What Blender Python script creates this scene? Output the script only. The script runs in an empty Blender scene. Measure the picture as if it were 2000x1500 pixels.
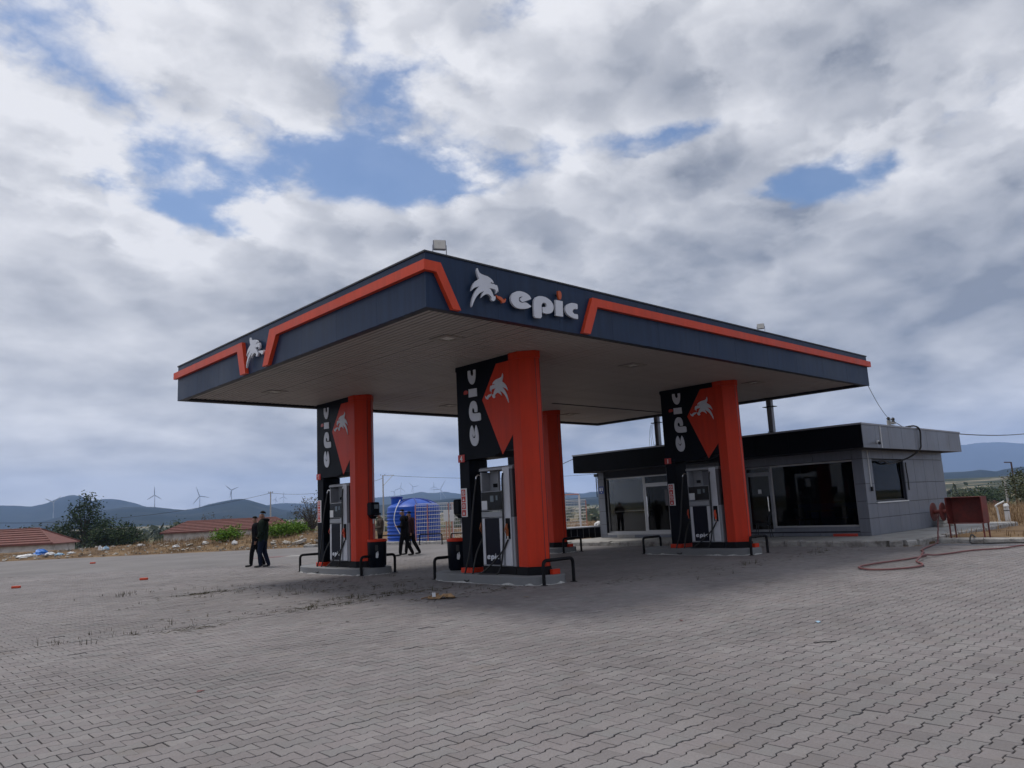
import bpy, math, random
import numpy as np
from mathutils import Vector, Matrix, geometry
R = math.radians
random.seed(7); rng = np.random.default_rng(7)
scn = bpy.context.scene
COL = scn.collection

# ------------------------------------------------------------------ camera
# world frame: X runs along the lettered fascia, Y along the other one, the canopy's near corner is at (0, 0)
cd = bpy.data.cameras.new('camera'); cam = bpy.data.objects.new('camera', cd); COL.objects.link(cam)
cd.sensor_width = 36.0; cd.lens = 36.0 * 1475.9 / 2000.0; cd.clip_start = 0.1; cd.clip_end = 40000
cr = Vector((0.735415, -0.675949, -0.047523)); cu = Vector((-0.075983, -0.151951, 0.985463)); cf = Vector((0.673344, 0.721113, 0.163108))
m = Matrix((cr, cu, -cf)).transposed().to_4x4(); m.translation = (-6.8717, -9.2313, 1.5)
cam.matrix_world = m
scn.camera = cam

# ------------------------------------------------------------------ world: blue sky behind broken cloud
SUN_EL = R(66); SUN_AZ = Vector((-0.30, 0.954))            # sun stands behind the canopy, veiled by cloud
w = bpy.data.worlds.new('World'); scn.world = w; w.use_nodes = True
NT = w.node_tree; NT.nodes.clear(); NL = NT.links
def N(t, **k):
    n = NT.nodes.new(t)
    for a, b in k.items(): setattr(n, a, b)
    return n
def val(s, i, v):
    if isinstance(v, (int, float, tuple)): s.inputs[i].default_value = v
    else: NL.new(v, s.inputs[i])
def M(op, a, b=0.0, c=None, clamp=False):
    n = N('ShaderNodeMath', operation=op, use_clamp=clamp); val(n, 0, a); val(n, 1, b)
    if c is not None: val(n, 2, c)
    return n.outputs[0]
def step(x, a, b):
    n = N('ShaderNodeMapRange', interpolation_type='SMOOTHSTEP'); val(n, 0, x); val(n, 1, a); val(n, 2, b); val(n, 3, 0.0); val(n, 4, 1.0)
    return n.outputs[0]
def mixc(f, a, b):
    n = N('ShaderNodeMix', data_type='RGBA'); val(n, 0, f); val(n, 6, a); val(n, 7, b); return n.outputs[2]
def noise(vec, scale, detail, rough=0.55, dist=0.0, lac=2.0):
    n = N('ShaderNodeTexNoise'); NL.new(vec, n.inputs['Vector']); n.inputs['Scale'].default_value = scale
    n.inputs['Detail'].default_value = detail; n.inputs['Roughness'].default_value = rough
    n.inputs['Distortion'].default_value = dist; n.inputs['Lacunarity'].default_value = lac
    return n.outputs[0]
tc = N('ShaderNodeTexCoord'); sx = N('ShaderNodeSeparateXYZ'); NL.new(tc.outputs['Generated'], sx.inputs[0])
dx, dy, dz = sx.outputs
den = M('ADD', M('MAXIMUM', dz, 0.015), 0.24)
cx = N('ShaderNodeCombineXYZ'); NL.new(M('DIVIDE', dx, den), cx.inputs[0]); NL.new(M('DIVIDE', dy, den), cx.inputs[1])
P = cx.outputs[0]
sh = N('ShaderNodeVectorMath', operation='ADD'); NL.new(P, sh.inputs[0]); sh.inputs[1].default_value = (-0.04, 0.10, 0.0)
az = M('ARCTAN2', dx, dy); el = M('ARCSINE', dz)
def blob(a, e, wa, we, amp):       # a break or a thick place in the cloud at azimuth a, elevation e (degrees)
    u = M('DIVIDE', M('SUBTRACT', az, R(a)), R(wa)); v = M('DIVIDE', M('SUBTRACT', el, R(e)), R(we))
    return M('MULTIPLY', M('EXPONENT', M('MULTIPLY', M('ADD', M('MULTIPLY', u, u), M('MULTIPLY', v, v)), -1.0)), amp)
BLOBS = [(38, 24.9, 11, 2.6, -0.34), (29.5, 24.2, 9, 2.8, -0.20), (18.7, 22.2, 8, 2.6, -0.28), (14, 27.0, 5, 2.4, -0.16), (7, 30.5, 4, 3, -0.16), (29.4, 35.0, 3, 2.4, -0.12), (54.5, 26.6, 7, 1.8, -0.34), (65.5, 21.3, 8, 1.5, -0.48),
         (21, 31.0, 9, 2.8, 0.22), (8, 23, 5, 3.5, 0.20), (40, 20.6, 10, 1.9, 0.26), (59, 23.4, 5, 1.6, 0.20), (70, 31, 18, 6, 0.32), (71, 17, 12, 3.0, 0.22), (11, 15, 14, 4, 0.16), (46, 31.5, 9, 3.2, 0.22), (38, 14, 20, 4, 0.14), (45, 7, 90, 10, 0.26), (42, 37, 6, 4, 0.26), (56, 30, 5, 2.0, 0.10)]
bias = None
for b in BLOBS:
    o = blob(*b); bias = o if bias is None else M('ADD', bias, o)
def vor(vec, scale, sm):
    n = N('ShaderNodeTexVoronoi', feature='F1', voronoi_dimensions='2D'); NL.new(vec, n.inputs['Vector']); n.inputs['Scale'].default_value = scale; return n.outputs['Distance']
wob = N('ShaderNodeTexNoise'); NL.new(P, wob.inputs['Vector']); wob.inputs['Scale'].default_value = 5.0; wob.inputs['Detail'].default_value = 6; wob.inputs['Roughness'].default_value = 0.6
wsub = N('ShaderNodeVectorMath', operation='SUBTRACT'); NL.new(wob.outputs['Color'], wsub.inputs[0]); wsub.inputs[1].default_value = (0.5, 0.5, 0.5)
wmul = N('ShaderNodeVectorMath', operation='SCALE'); NL.new(wsub.outputs[0], wmul.inputs[0]); wmul.inputs['Scale'].default_value = 0.30
PW = N('ShaderNodeVectorMath', operation='ADD'); NL.new(P, PW.inputs[0]); NL.new(wmul.outputs[0], PW.inputs[1]); PW = PW.outputs[0]
SW_ = N('ShaderNodeVectorMath', operation='ADD'); NL.new(PW, SW_.inputs[0]); SW_.inputs[1].default_value = (-0.012, 0.035, 0.0); SW_ = SW_.outputs[0]
def puffs(v): return M('SUBTRACT', 1.0, M('ADD', M('MULTIPLY', vor(v, 3.2, 0.4), 0.75), M('MULTIPLY', vor(v, 8.5, 0.4), 0.40)))
pf = puffs(PW); pf2 = puffs(SW_)
nA = M('ADD', M('MULTIPLY', M('SUBTRACT', noise(P, 1.7, 12, 0.58, 0.10), 0.5), 1.45), 0.56)
nL = noise(P, 1.7, 4.0, 0.52, 0.12); nM = noise(sh.outputs[0], 1.7, 4.0, 0.52, 0.12)
low = noise(P, 0.75, 3, 0.5)
fine = noise(P, 9.0, 8, 0.66, 0.2)
up_ = step(el, R(9), R(22))
dens = M('ADD', M('ADD', nA, bias), M('MULTIPLY', M('SUBTRACT', pf, 0.42), M('ADD', 0.12, M('MULTIPLY', up_, 0.43))))
dens = M('ADD', dens, M('MULTIPLY', M('SUBTRACT', fine, 0.5), 0.34))
cover = M('ADD', M('MULTIPLY', step(dens, 0.27, 0.53), 0.94), 0.06)
thick = step(dens, 0.42, 1.05)
relief = M('ADD', M('MULTIPLY', M('SUBTRACT', nL, nM), 2.6), M('MULTIPLY', M('MULTIPLY', M('SUBTRACT', pf, pf2), up_), M('SUBTRACT', 1.7, M('MULTIPLY', thick, 0.8))))
lit = M('ADD', M('SUBTRACT', 1.02, M('MULTIPLY', thick, 0.50)), relief)
lit = M('ADD', lit, M('MULTIPLY', M('SUBTRACT', fine, 0.5), 0.24))
lit = M('ADD', lit, M('MULTIPLY', M('SUBTRACT', low, 0.5), -1.25))
sunw = M('MAXIMUM', M('ADD', M('MULTIPLY', dx, SUN_AZ.x), M('MULTIPLY', dy, SUN_AZ.y)), 0.0)
lit = M('ADD', lit, M('MULTIPLY', M('SUBTRACT', M('POWER', sunw, 3.0), 0.42), 0.60)); lit = M('ADD', lit, M('ADD', blob(45, 11, 80, 6, -0.30), blob(70, 30, 14, 6, -0.16)), clamp=True)
cloud = mixc(lit, (2.8, 3.15, 3.95, 1), (9.6, 9.7, 10.2, 1))
hz = step(el, R(-1), R(7))
cloud = mixc(M('MULTIPLY', M('SUBTRACT', 1.0, hz), 0.55), cloud, (7.2, 7.2, 7.4, 1))
sky = N('ShaderNodeTexSky', sky_type='NISHITA', sun_disc=False, sun_elevation=SUN_EL, sun_rotation=R(-17.5), altitude=200, air_density=1.0, dust_density=1.0, ozone_density=1.5)
skyc = N('ShaderNodeMix', data_type='RGBA', blend_type='MULTIPLY'); skyc.inputs[0].default_value = 1.0
NL.new(sky.outputs[0], skyc.inputs[6]); skyc.inputs[7].default_value = (1.05, 1.16, 1.30, 1)
full = mixc(cover, skyc.outputs[2], cloud)
bg = N('ShaderNodeBackground'); NL.new(full, bg.inputs[0]); bg.inputs[1].default_value = 0.09
wo = N('ShaderNodeOutputWorld'); NL.new(bg.outputs[0], wo.inputs[0])

# ------------------------------------------------------------------ sun through the cloud, exposure
sd = bpy.data.lights.new('sun', 'SUN'); sd.energy = 2.3; sd.angle = R(18); sd.color = (1.0, 0.95, 0.88)
so = bpy.data.objects.new('sun', sd); COL.objects.link(so)
sv = Vector((SUN_AZ.x * math.cos(SUN_EL), SUN_AZ.y * math.cos(SUN_EL), math.sin(SUN_EL)))
so.rotation_euler = sv.to_track_quat('Z', 'Y').to_euler(); so.location = (0, 0, 60)
vs = scn.view_settings
scn.display_settings.display_device = 'sRGB'; vs.view_transform = 'Standard'; vs.look = 'None'; vs.exposure = 0.0; vs.gamma = 1.0; vs.use_curve_mapping = False
scn.render.engine = 'CYCLES'
cy = scn.cycles; cy.max_bounces = 7; cy.diffuse_bounces = 3; cy.glossy_bounces = 3; cy.transparent_max_bounces = 12; cy.transmission_bounces = 4; cy.volume_bounces = 1
cy.use_denoising = True; cy.caustics_reflective = False; cy.caustics_refractive = False; cy.sample_clamp_indirect = 6.0
# ------------------------------------------------------------------ materials
MATS = {}
def mat(name, col, rough=0.6, metal=0.0, var=0.12, scale=4.0, bump=0.0, bscale=None, coat=0.0, spec=0.5, dirt=None, dscale=1.2, damt=0.5, coord='Object', streak=0.0):
    if name in MATS: return MATS[name]
    m = bpy.data.materials.new(name); m.use_nodes = True; nt = m.node_tree; b = nt.nodes['Principled BSDF']
    tcn = nt.nodes.new('ShaderNodeTexCoord'); src = tcn.outputs['Object']
    if coord == 'World': src = nt.nodes.new('ShaderNodeNewGeometry').outputs['Position']
    n = nt.nodes.new('ShaderNodeTexNoise'); n.inputs['Scale'].default_value = scale; n.inputs['Detail'].default_value = 6; n.inputs['Roughness'].default_value = 0.6
    nt.links.new(src, n.inputs['Vector'])
    r = nt.nodes.new('ShaderNodeMapRange'); nt.links.new(n.outputs[0], r.inputs[0])
    r.inputs[1].default_value = 0.25; r.inputs[2].default_value = 0.75; r.inputs[3].default_value = 1 - var; r.inputs[4].default_value = 1 + var
    mx = nt.nodes.new('ShaderNodeMix'); mx.data_type = 'RGBA'; mx.blend_type = 'MULTIPLY'; mx.inputs[0].default_value = 1.0
    mx.inputs[6].default_value = (*col, 1); nt.links.new(r.outputs[0], mx.inputs[7])
    out = mx.outputs[2]
    if dirt:
        n2 = nt.nodes.new('ShaderNodeTexNoise'); n2.inputs['Scale'].default_value = dscale; n2.inputs['Detail'].default_value = 8; n2.inputs['Roughness'].default_value = 0.65
        nt.links.new(src, n2.inputs['Vector'])
        r2 = nt.nodes.new('ShaderNodeMapRange'); nt.links.new(n2.outputs[0], r2.inputs[0]); r2.inputs[1].default_value = 0.48; r2.inputs[2].default_value = 0.72; r2.inputs[3].default_value = 0; r2.inputs[4].default_value = damt
        m2 = nt.nodes.new('ShaderNodeMix'); m2.data_type = 'RGBA'; nt.links.new(r2.outputs[0], m2.inputs[0]); nt.links.new(out, m2.inputs[6]); m2.inputs[7].default_value = (*dirt, 1)
        out = m2.outputs[2]
    if streak:      # faint run-off streaks and dust
        mp = nt.nodes.new('ShaderNodeMapping'); mp.inputs['Scale'].default_value = (3.2, 3.2, 0.22); nt.links.new(nt.nodes.new('ShaderNodeNewGeometry').outputs['Position'], mp.inputs[0])
        n3 = nt.nodes.new('ShaderNodeTexNoise'); n3.inputs['Scale'].default_value = 2.0; n3.inputs['Detail'].default_value = 7; n3.inputs['Roughness'].default_value = 0.65; nt.links.new(mp.outputs[0], n3.inputs['Vector'])
        r3 = nt.nodes.new('ShaderNodeMapRange'); nt.links.new(n3.outputs[0], r3.inputs[0]); r3.inputs[1].default_value = 0.3; r3.inputs[2].default_value = 0.7; r3.inputs[3].default_value = 1 - streak; r3.inputs[4].default_value = 1 + streak
        m3 = nt.nodes.new('ShaderNodeMix'); m3.data_type = 'RGBA'; m3.blend_type = 'MULTIPLY'; m3.inputs[0].default_value = 1.0; nt.links.new(out, m3.inputs[6]); nt.links.new(r3.outputs[0], m3.inputs[7]); out = m3.outputs[2]
    nt.links.new(out, b.inputs['Base Color'])
    b.inputs['Metallic'].default_value = metal; b.inputs['Specular IOR Level'].default_value = spec; b.inputs['Coat Weight'].default_value = coat
    rr = nt.nodes.new('ShaderNodeMapRange'); nt.links.new(n.outputs[0], rr.inputs[0]); rr.inputs[1].default_value = 0.3; rr.inputs[2].default_value = 0.7
    rr.inputs[3].default_value = max(0.02, rough - 0.08); rr.inputs[4].default_value = min(1, rough + 0.08); nt.links.new(rr.outputs[0], b.inputs['Roughness'])
    if bump:
        nb = nt.nodes.new('ShaderNodeTexNoise'); nb.inputs['Scale'].default_value = bscale or scale * 6; nb.inputs['Detail'].default_value = 4; nt.links.new(src, nb.inputs['Vector'])
        bp = nt.nodes.new('ShaderNodeBump'); bp.inputs['Strength'].default_value = bump; bp.inputs['Distance'].default_value = 0.02; nt.links.new(nb.outputs[0], bp.inputs['Height']); nt.links.new(bp.outputs[0], b.inputs['Normal'])
    MATS[name] = m; return m
def leafmat(name, c1, c2, c3):
    m = bpy.data.materials.new(name); m.use_nodes = True; nt = m.node_tree; b = nt.nodes['Principled BSDF']
    g = nt.nodes.new('ShaderNodeNewGeometry'); rp = nt.nodes.new('ShaderNodeValToRGB'); rp.color_ramp.elements[0].color = (*c1, 1); rp.color_ramp.elements[1].color = (*c3, 1)
    e = rp.color_ramp.elements.new(0.5); e.color = (*c2, 1); nt.links.new(g.outputs['Random Per Island'], rp.inputs[0]); nt.links.new(rp.outputs[0], b.inputs['Base Color'])
    b.inputs['Roughness'].default_value = 0.75; b.inputs['Specular IOR Level'].default_value = 0.2
    MATS[name] = m; return m
def pavermat(name, per_object):
    m = bpy.data.materials.new(name); m.use_nodes = True; nt = m.node_tree; b = nt.nodes['Principled BSDF']; L = nt.links
    pos = nt.nodes.new('ShaderNodeNewGeometry').outputs['Position']
    if per_object == 1: rnd = nt.nodes.new('ShaderNodeObjectInfo').outputs['Random']
    elif per_object == 0: rnd = nt.nodes.new('ShaderNodeNewGeometry').outputs['Random Per Island']
    else:
        wn = nt.nodes.new('ShaderNodeTexNoise'); wn.inputs['Scale'].default_value = 6.5; wn.inputs['Detail'].default_value = 1; L.new(pos, wn.inputs['Vector']); rnd = wn.outputs[0]
    rp = nt.nodes.new('ShaderNodeValToRGB'); el_ = rp.color_ramp.elements
    el_[0].color = (0.166, 0.154, 0.155, 1); el_[1].color = (0.213, 0.201, 0.200, 1)
    for p_, c_ in ((0.25, (0.191, 0.174, 0.176, 1)), (0.5, (0.188, 0.181, 0.181, 1)), (0.75, (0.199, 0.181, 0.183, 1))):
        e = el_.new(p_); e.color = c_
    L.new(rnd, rp.inputs[0]); col = rp.outputs[0]
    def nz(sc, det, lo, hi, a, b_):
        n = nt.nodes.new('ShaderNodeTexNoise'); n.inputs['Scale'].default_value = sc; n.inputs['Detail'].default_value = det; n.inputs['Roughness'].default_value = 0.62; L.new(pos, n.inputs['Vector'])
        r = nt.nodes.new('ShaderNodeMapRange'); L.new(n.outputs[0], r.inputs[0])
        for i, v in enumerate((lo, hi, a, b_)): r.inputs[i + 1].default_value = v
        return n.outputs[0], r.outputs[0]
    def mul(c, f):
        x = nt.nodes.new('ShaderNodeMix'); x.data_type = 'RGBA'; x.blend_type = 'MULTIPLY'; x.inputs[0].default_value = 1; L.new(c, x.inputs[6]); L.new(f, x.inputs[7]); return x.outputs[2]
    _, f1 = nz(0.35, 7, 0.3, 0.7, 0.79, 1.18); col = mul(col, f1)
    n2, f2 = nz(60, 4, 0.25, 0.75, 0.86, 1.12); col = mul(col, f2)
    _, f3 = nz(1.7, 7, 0.56, 0.74, 0.0, 0.45)
    x = nt.nodes.new('ShaderNodeMix'); x.data_type = 'RGBA'; L.new(f3, x.inputs[0]); L.new(col, x.inputs[6]); x.inputs[7].default_value = (0.17, 0.145, 0.125, 1); col = x.outputs[2]
    if per_object == 2:
        g_ = nt.nodes.new('ShaderNodeRGB'); g_.outputs[0].default_value = (0.87, 0.87, 0.87, 1); col = mul(col, g_.outputs[0])
    L.new(col, b.inputs['Base Color']); b.inputs['Roughness'].default_value = 0.85; b.inputs['Specular IOR Level'].default_value = 0.25
    bp = nt.nodes.new('ShaderNodeBump'); bp.inputs['Strength'].default_value = 0.35; bp.inputs['Distance'].default_value = 0.004; L.new(n2, bp.inputs['Height']); L.new(bp.outputs[0], b.inputs['Normal'])
    MATS[name] = m; return m
def glassmat(name, tint, refl=1.0):
    m = bpy.data.materials.new(name); m.use_nodes = True; nt = m.node_tree; nt.nodes.clear(); L = nt.links
    tr = nt.nodes.new('ShaderNodeBsdfTransparent'); tr.inputs[0].default_value = (*tint, 1)
    gl = nt.nodes.new('ShaderNodeBsdfGlossy'); gl.inputs['Roughness'].default_value = 0.02; gl.inputs[0].default_value = (refl, refl, refl, 1)
    fr = nt.nodes.new('ShaderNodeFresnel'); fr.inputs[0].default_value = 1.5
    mx = nt.nodes.new('ShaderNodeMixShader'); L.new(fr.outputs[0], mx.inputs[0]); L.new(tr.outputs[0], mx.inputs[1]); L.new(gl.outputs[0], mx.inputs[2])
    o = nt.nodes.new('ShaderNodeOutputMaterial'); L.new(mx.outputs[0], o.inputs[0]); MATS[name] = m; return m
mat('navy', (0.014, 0.031, 0.072), 0.46, var=0.06, streak=0.22, scale=0.7, spec=0.2, dirt=(0.034, 0.044, 0.064), dscale=0.5, damt=0.3)
mat('navy_edge', (0.012, 0.014, 0.020), 0.5)
mat('trim', (0.60, 0.060, 0.022), 0.45, var=0.08, streak=0.12, scale=1.5, spec=0.25, dirt=(0.35, 0.07, 0.05), damt=0.35)
mat('orange', (0.57, 0.037, 0.011), 0.42, var=0.07, streak=0.13, scale=1.2, spec=0.22, dirt=(0.38, 0.036, 0.014), dscale=0.9, damt=0.4)
mat('diamond', (0.42, 0.026, 0.016), 0.4, var=0.05)
mat('black', (0.0035, 0.005, 0.010), 0.42, var=0.1, scale=2, spec=0.07, dirt=(0.010, 0.011, 0.015), damt=0.3)
mat('blackmatte', (0.007, 0.007, 0.009), 0.6, var=0.15, spec=0.15)
mat('rubber', (0.010, 0.010, 0.011), 0.55)
mat('letter', (0.60, 0.62, 0.68), 0.45, var=0.05)
mat('flame', (0.50, 0.085, 0.020), 0.45)
mat('soffit', (0.42, 0.38, 0.35), 0.5, var=0.10, scale=0.6, dirt=(0.26, 0.225, 0.205), dscale=0.8, damt=0.5)
mat('soffit_back', (0.06, 0.055, 0.05), 0.8)
mat('lens', (0.62, 0.60, 0.55), 0.3); mat('lensframe', (0.30, 0.27, 0.24), 0.5)
mat('steel', (0.42, 0.43, 0.45), 0.38, metal=0.6, var=0.1); mat('chrome', (0.75, 0.75, 0.77), 0.15, metal=1.0)
mat('pumpgrey', (0.28, 0.29, 0.32), 0.42, var=0.06, dirt=(0.13, 0.13, 0.14), damt=0.4)
mat('pumplight', (0.52, 0.53, 0.58), 0.4, var=0.06, dirt=(0.24, 0.23, 0.23), damt=0.35)
mat('pumpdark', (0.008, 0.009, 0.018), 0.36, spec=0.1); mat('pumpside', (0.075, 0.07, 0.082), 0.45)
mat('screen', (0.006, 0.007, 0.009), 0.2, spec=0.2); mat('lcd', (0.10, 0.13, 0.15), 0.2); mat('paper', (0.62, 0.63, 0.66), 0.7)
mat('nozzle', (0.30, 0.085, 0.025), 0.5); mat('nozzle_red', (0.60, 0.075, 0.03), 0.45)
mat('signred', (0.50, 0.035, 0.030), 0.5); mat('white', (0.70, 0.71, 0.72), 0.5, var=0.08); mat('yellow', (0.55, 0.40, 0.03), 0.5)
mat('island', (0.175, 0.18, 0.19), 0.75, var=0.15, scale=2.5, bump=0.2, dirt=(0.12, 0.115, 0.11), damt=0.6)
mat('mortar', (0.50, 0.50, 0.49), 0.9, var=0.3, scale=14, bump=0.5, dirt=(0.16, 0.15, 0.14), dscale=5, damt=0.9)
mat('clad', (0.148, 0.160, 0.192), 0.4, var=0.05, streak=0.12, scale=0.9, dirt=(0.115, 0.12, 0.14), dscale=0.7, damt=0.35)
mat('cladjoint', (0.018, 0.02, 0.03), 0.8); mat('storeblack', (0.0025, 0.003, 0.005), 0.4, var=0.08, spec=0.06)
mat('capmetal', (0.26, 0.27, 0.30), 0.45, metal=0.2); mat('alu', (0.40, 0.40, 0.41), 0.4, metal=0.3, var=0.08)
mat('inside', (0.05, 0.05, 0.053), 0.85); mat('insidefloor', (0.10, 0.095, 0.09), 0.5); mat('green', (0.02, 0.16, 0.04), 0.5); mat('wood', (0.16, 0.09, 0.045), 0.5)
mat('concrete', (0.33, 0.325, 0.315), 0.9, var=0.18, scale=1.6, bump=0.3, dirt=(0.17, 0.155, 0.14), dscale=0.9, damt=0.8, coord='World')
mat('kerb', (0.36, 0.35, 0.335), 0.92, var=0.25, scale=5, bump=0.6, dirt=(0.10, 0.085, 0.075), dscale=3.2, damt=0.95, coord='World')
mat('dirt', (0.036, 0.029, 0.027), 0.95, var=0.3, scale=3, coord='World')
mat('straw', (0.34, 0.23, 0.12), 0.9, var=0.35, scale=3); mat('rustred', (0.17, 0.030, 0.024), 0.65, var=0.2, scale=5, dirt=(0.06, 0.02, 0.015), dscale=3, damt=0.8)
mat('hosered', (0.155, 0.056, 0.055), 0.6, var=0.2, scale=6); mat('tank', (0.006, 0.070, 0.40), 0.42, var=0.08, spec=0.3)
mat('tankdark', (0.004, 0.03, 0.24), 0.4); mat('redpost', (0.46, 0.20, 0.16), 0.6, var=0.2); mat('whitemetal', (0.62, 0.62, 0.64), 0.5, var=0.1)
mat('pole', (0.40, 0.39, 0.37), 0.85, var=0.15); mat('rustpole', (0.06, 0.03, 0.022), 0.7); mat('wire', (0.02, 0.02, 0.022), 0.6)
mat('bark', (0.06, 0.047, 0.037), 0.9, var=0.3, scale=8); mat('plaster', (0.56, 0.55, 0.53), 0.9, var=0.15, scale=1, dirt=(0.2, 0.18, 0.16), dscale=0.8, damt=0.8)
mat('rooftile', (0.165, 0.066, 0.055), 0.85, var=0.35, scale=2.2, dirt=(0.13, 0.05, 0.04), dscale=1.2, damt=0.8)
mat('bagwhite', (0.62, 0.62, 0.62), 0.6, var=0.15); mat('bagblue', (0.04, 0.19, 0.58), 0.5); mat('baglight', (0.32, 0.48, 0.62), 0.5); mat('card', (0.30, 0.19, 0.10), 0.85, var=0.3); mat('brick', (0.55, 0.07, 0.03), 0.8)
mat('stone', (0.34, 0.32, 0.29), 0.9, var=0.3, scale=4, bump=0.4); mat('turbine', (0.36, 0.38, 0.42), 0.5); mat('bluesign', (0.02, 0.05, 0.22), 0.4)
mat('skin', (0.30, 0.16, 0.11), 0.6); mat('hair', (0.008, 0.007, 0.006), 0.8, spec=0.1); mat('shoe', (0.02, 0.02, 0.022), 0.6)
mat('clothblack', (0.011, 0.011, 0.013), 0.9, spec=0.05, var=0.25, scale=9); mat('clothgreen', (0.014, 0.021, 0.016), 0.9, spec=0.05, var=0.25, scale=9); mat('jeans', (0.013, 0.018, 0.035), 0.9, spec=0.05, var=0.25, scale=9)
mat('clothbrown', (0.085, 0.066, 0.055), 0.9, spec=0.05, var=0.4, scale=14); mat('clothpurple', (0.05, 0.025, 0.03), 0.9, spec=0.05, var=0.3, scale=9); mat('plastred', (0.42, 0.04, 0.025), 0.5)
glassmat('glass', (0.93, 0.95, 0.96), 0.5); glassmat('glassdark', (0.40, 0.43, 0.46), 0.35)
pavermat('paver', 1); pavermat('paver_mass', 0); pavermat('paver_far', 2)
leafmat('leaf_dark', (0.014, 0.030, 0.012), (0.030, 0.054, 0.020), (0.062, 0.095, 0.036)); leafmat('leaf_olive', (0.030, 0.040, 0.018), (0.055, 0.066, 0.030), (0.090, 0.095, 0.045))
leafmat('leaf_bright', (0.055, 0.12, 0.012), (0.11, 0.21, 0.02), (0.17, 0.29, 0.04)); leafmat('leaf_grey', (0.045, 0.045, 0.035), (0.075, 0.072, 0.055), (0.11, 0.10, 0.075))
leafmat('dry', (0.15, 0.095, 0.050), (0.23, 0.150, 0.080), (0.33, 0.24, 0.14)); leafmat('weed', (0.020, 0.022, 0.010), (0.045, 0.042, 0.018), (0.09, 0.07, 0.035)); leafmat('far_leaf', (0.016, 0.026, 0.014), (0.028, 0.040, 0.020), (0.045, 0.055, 0.028))

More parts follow.
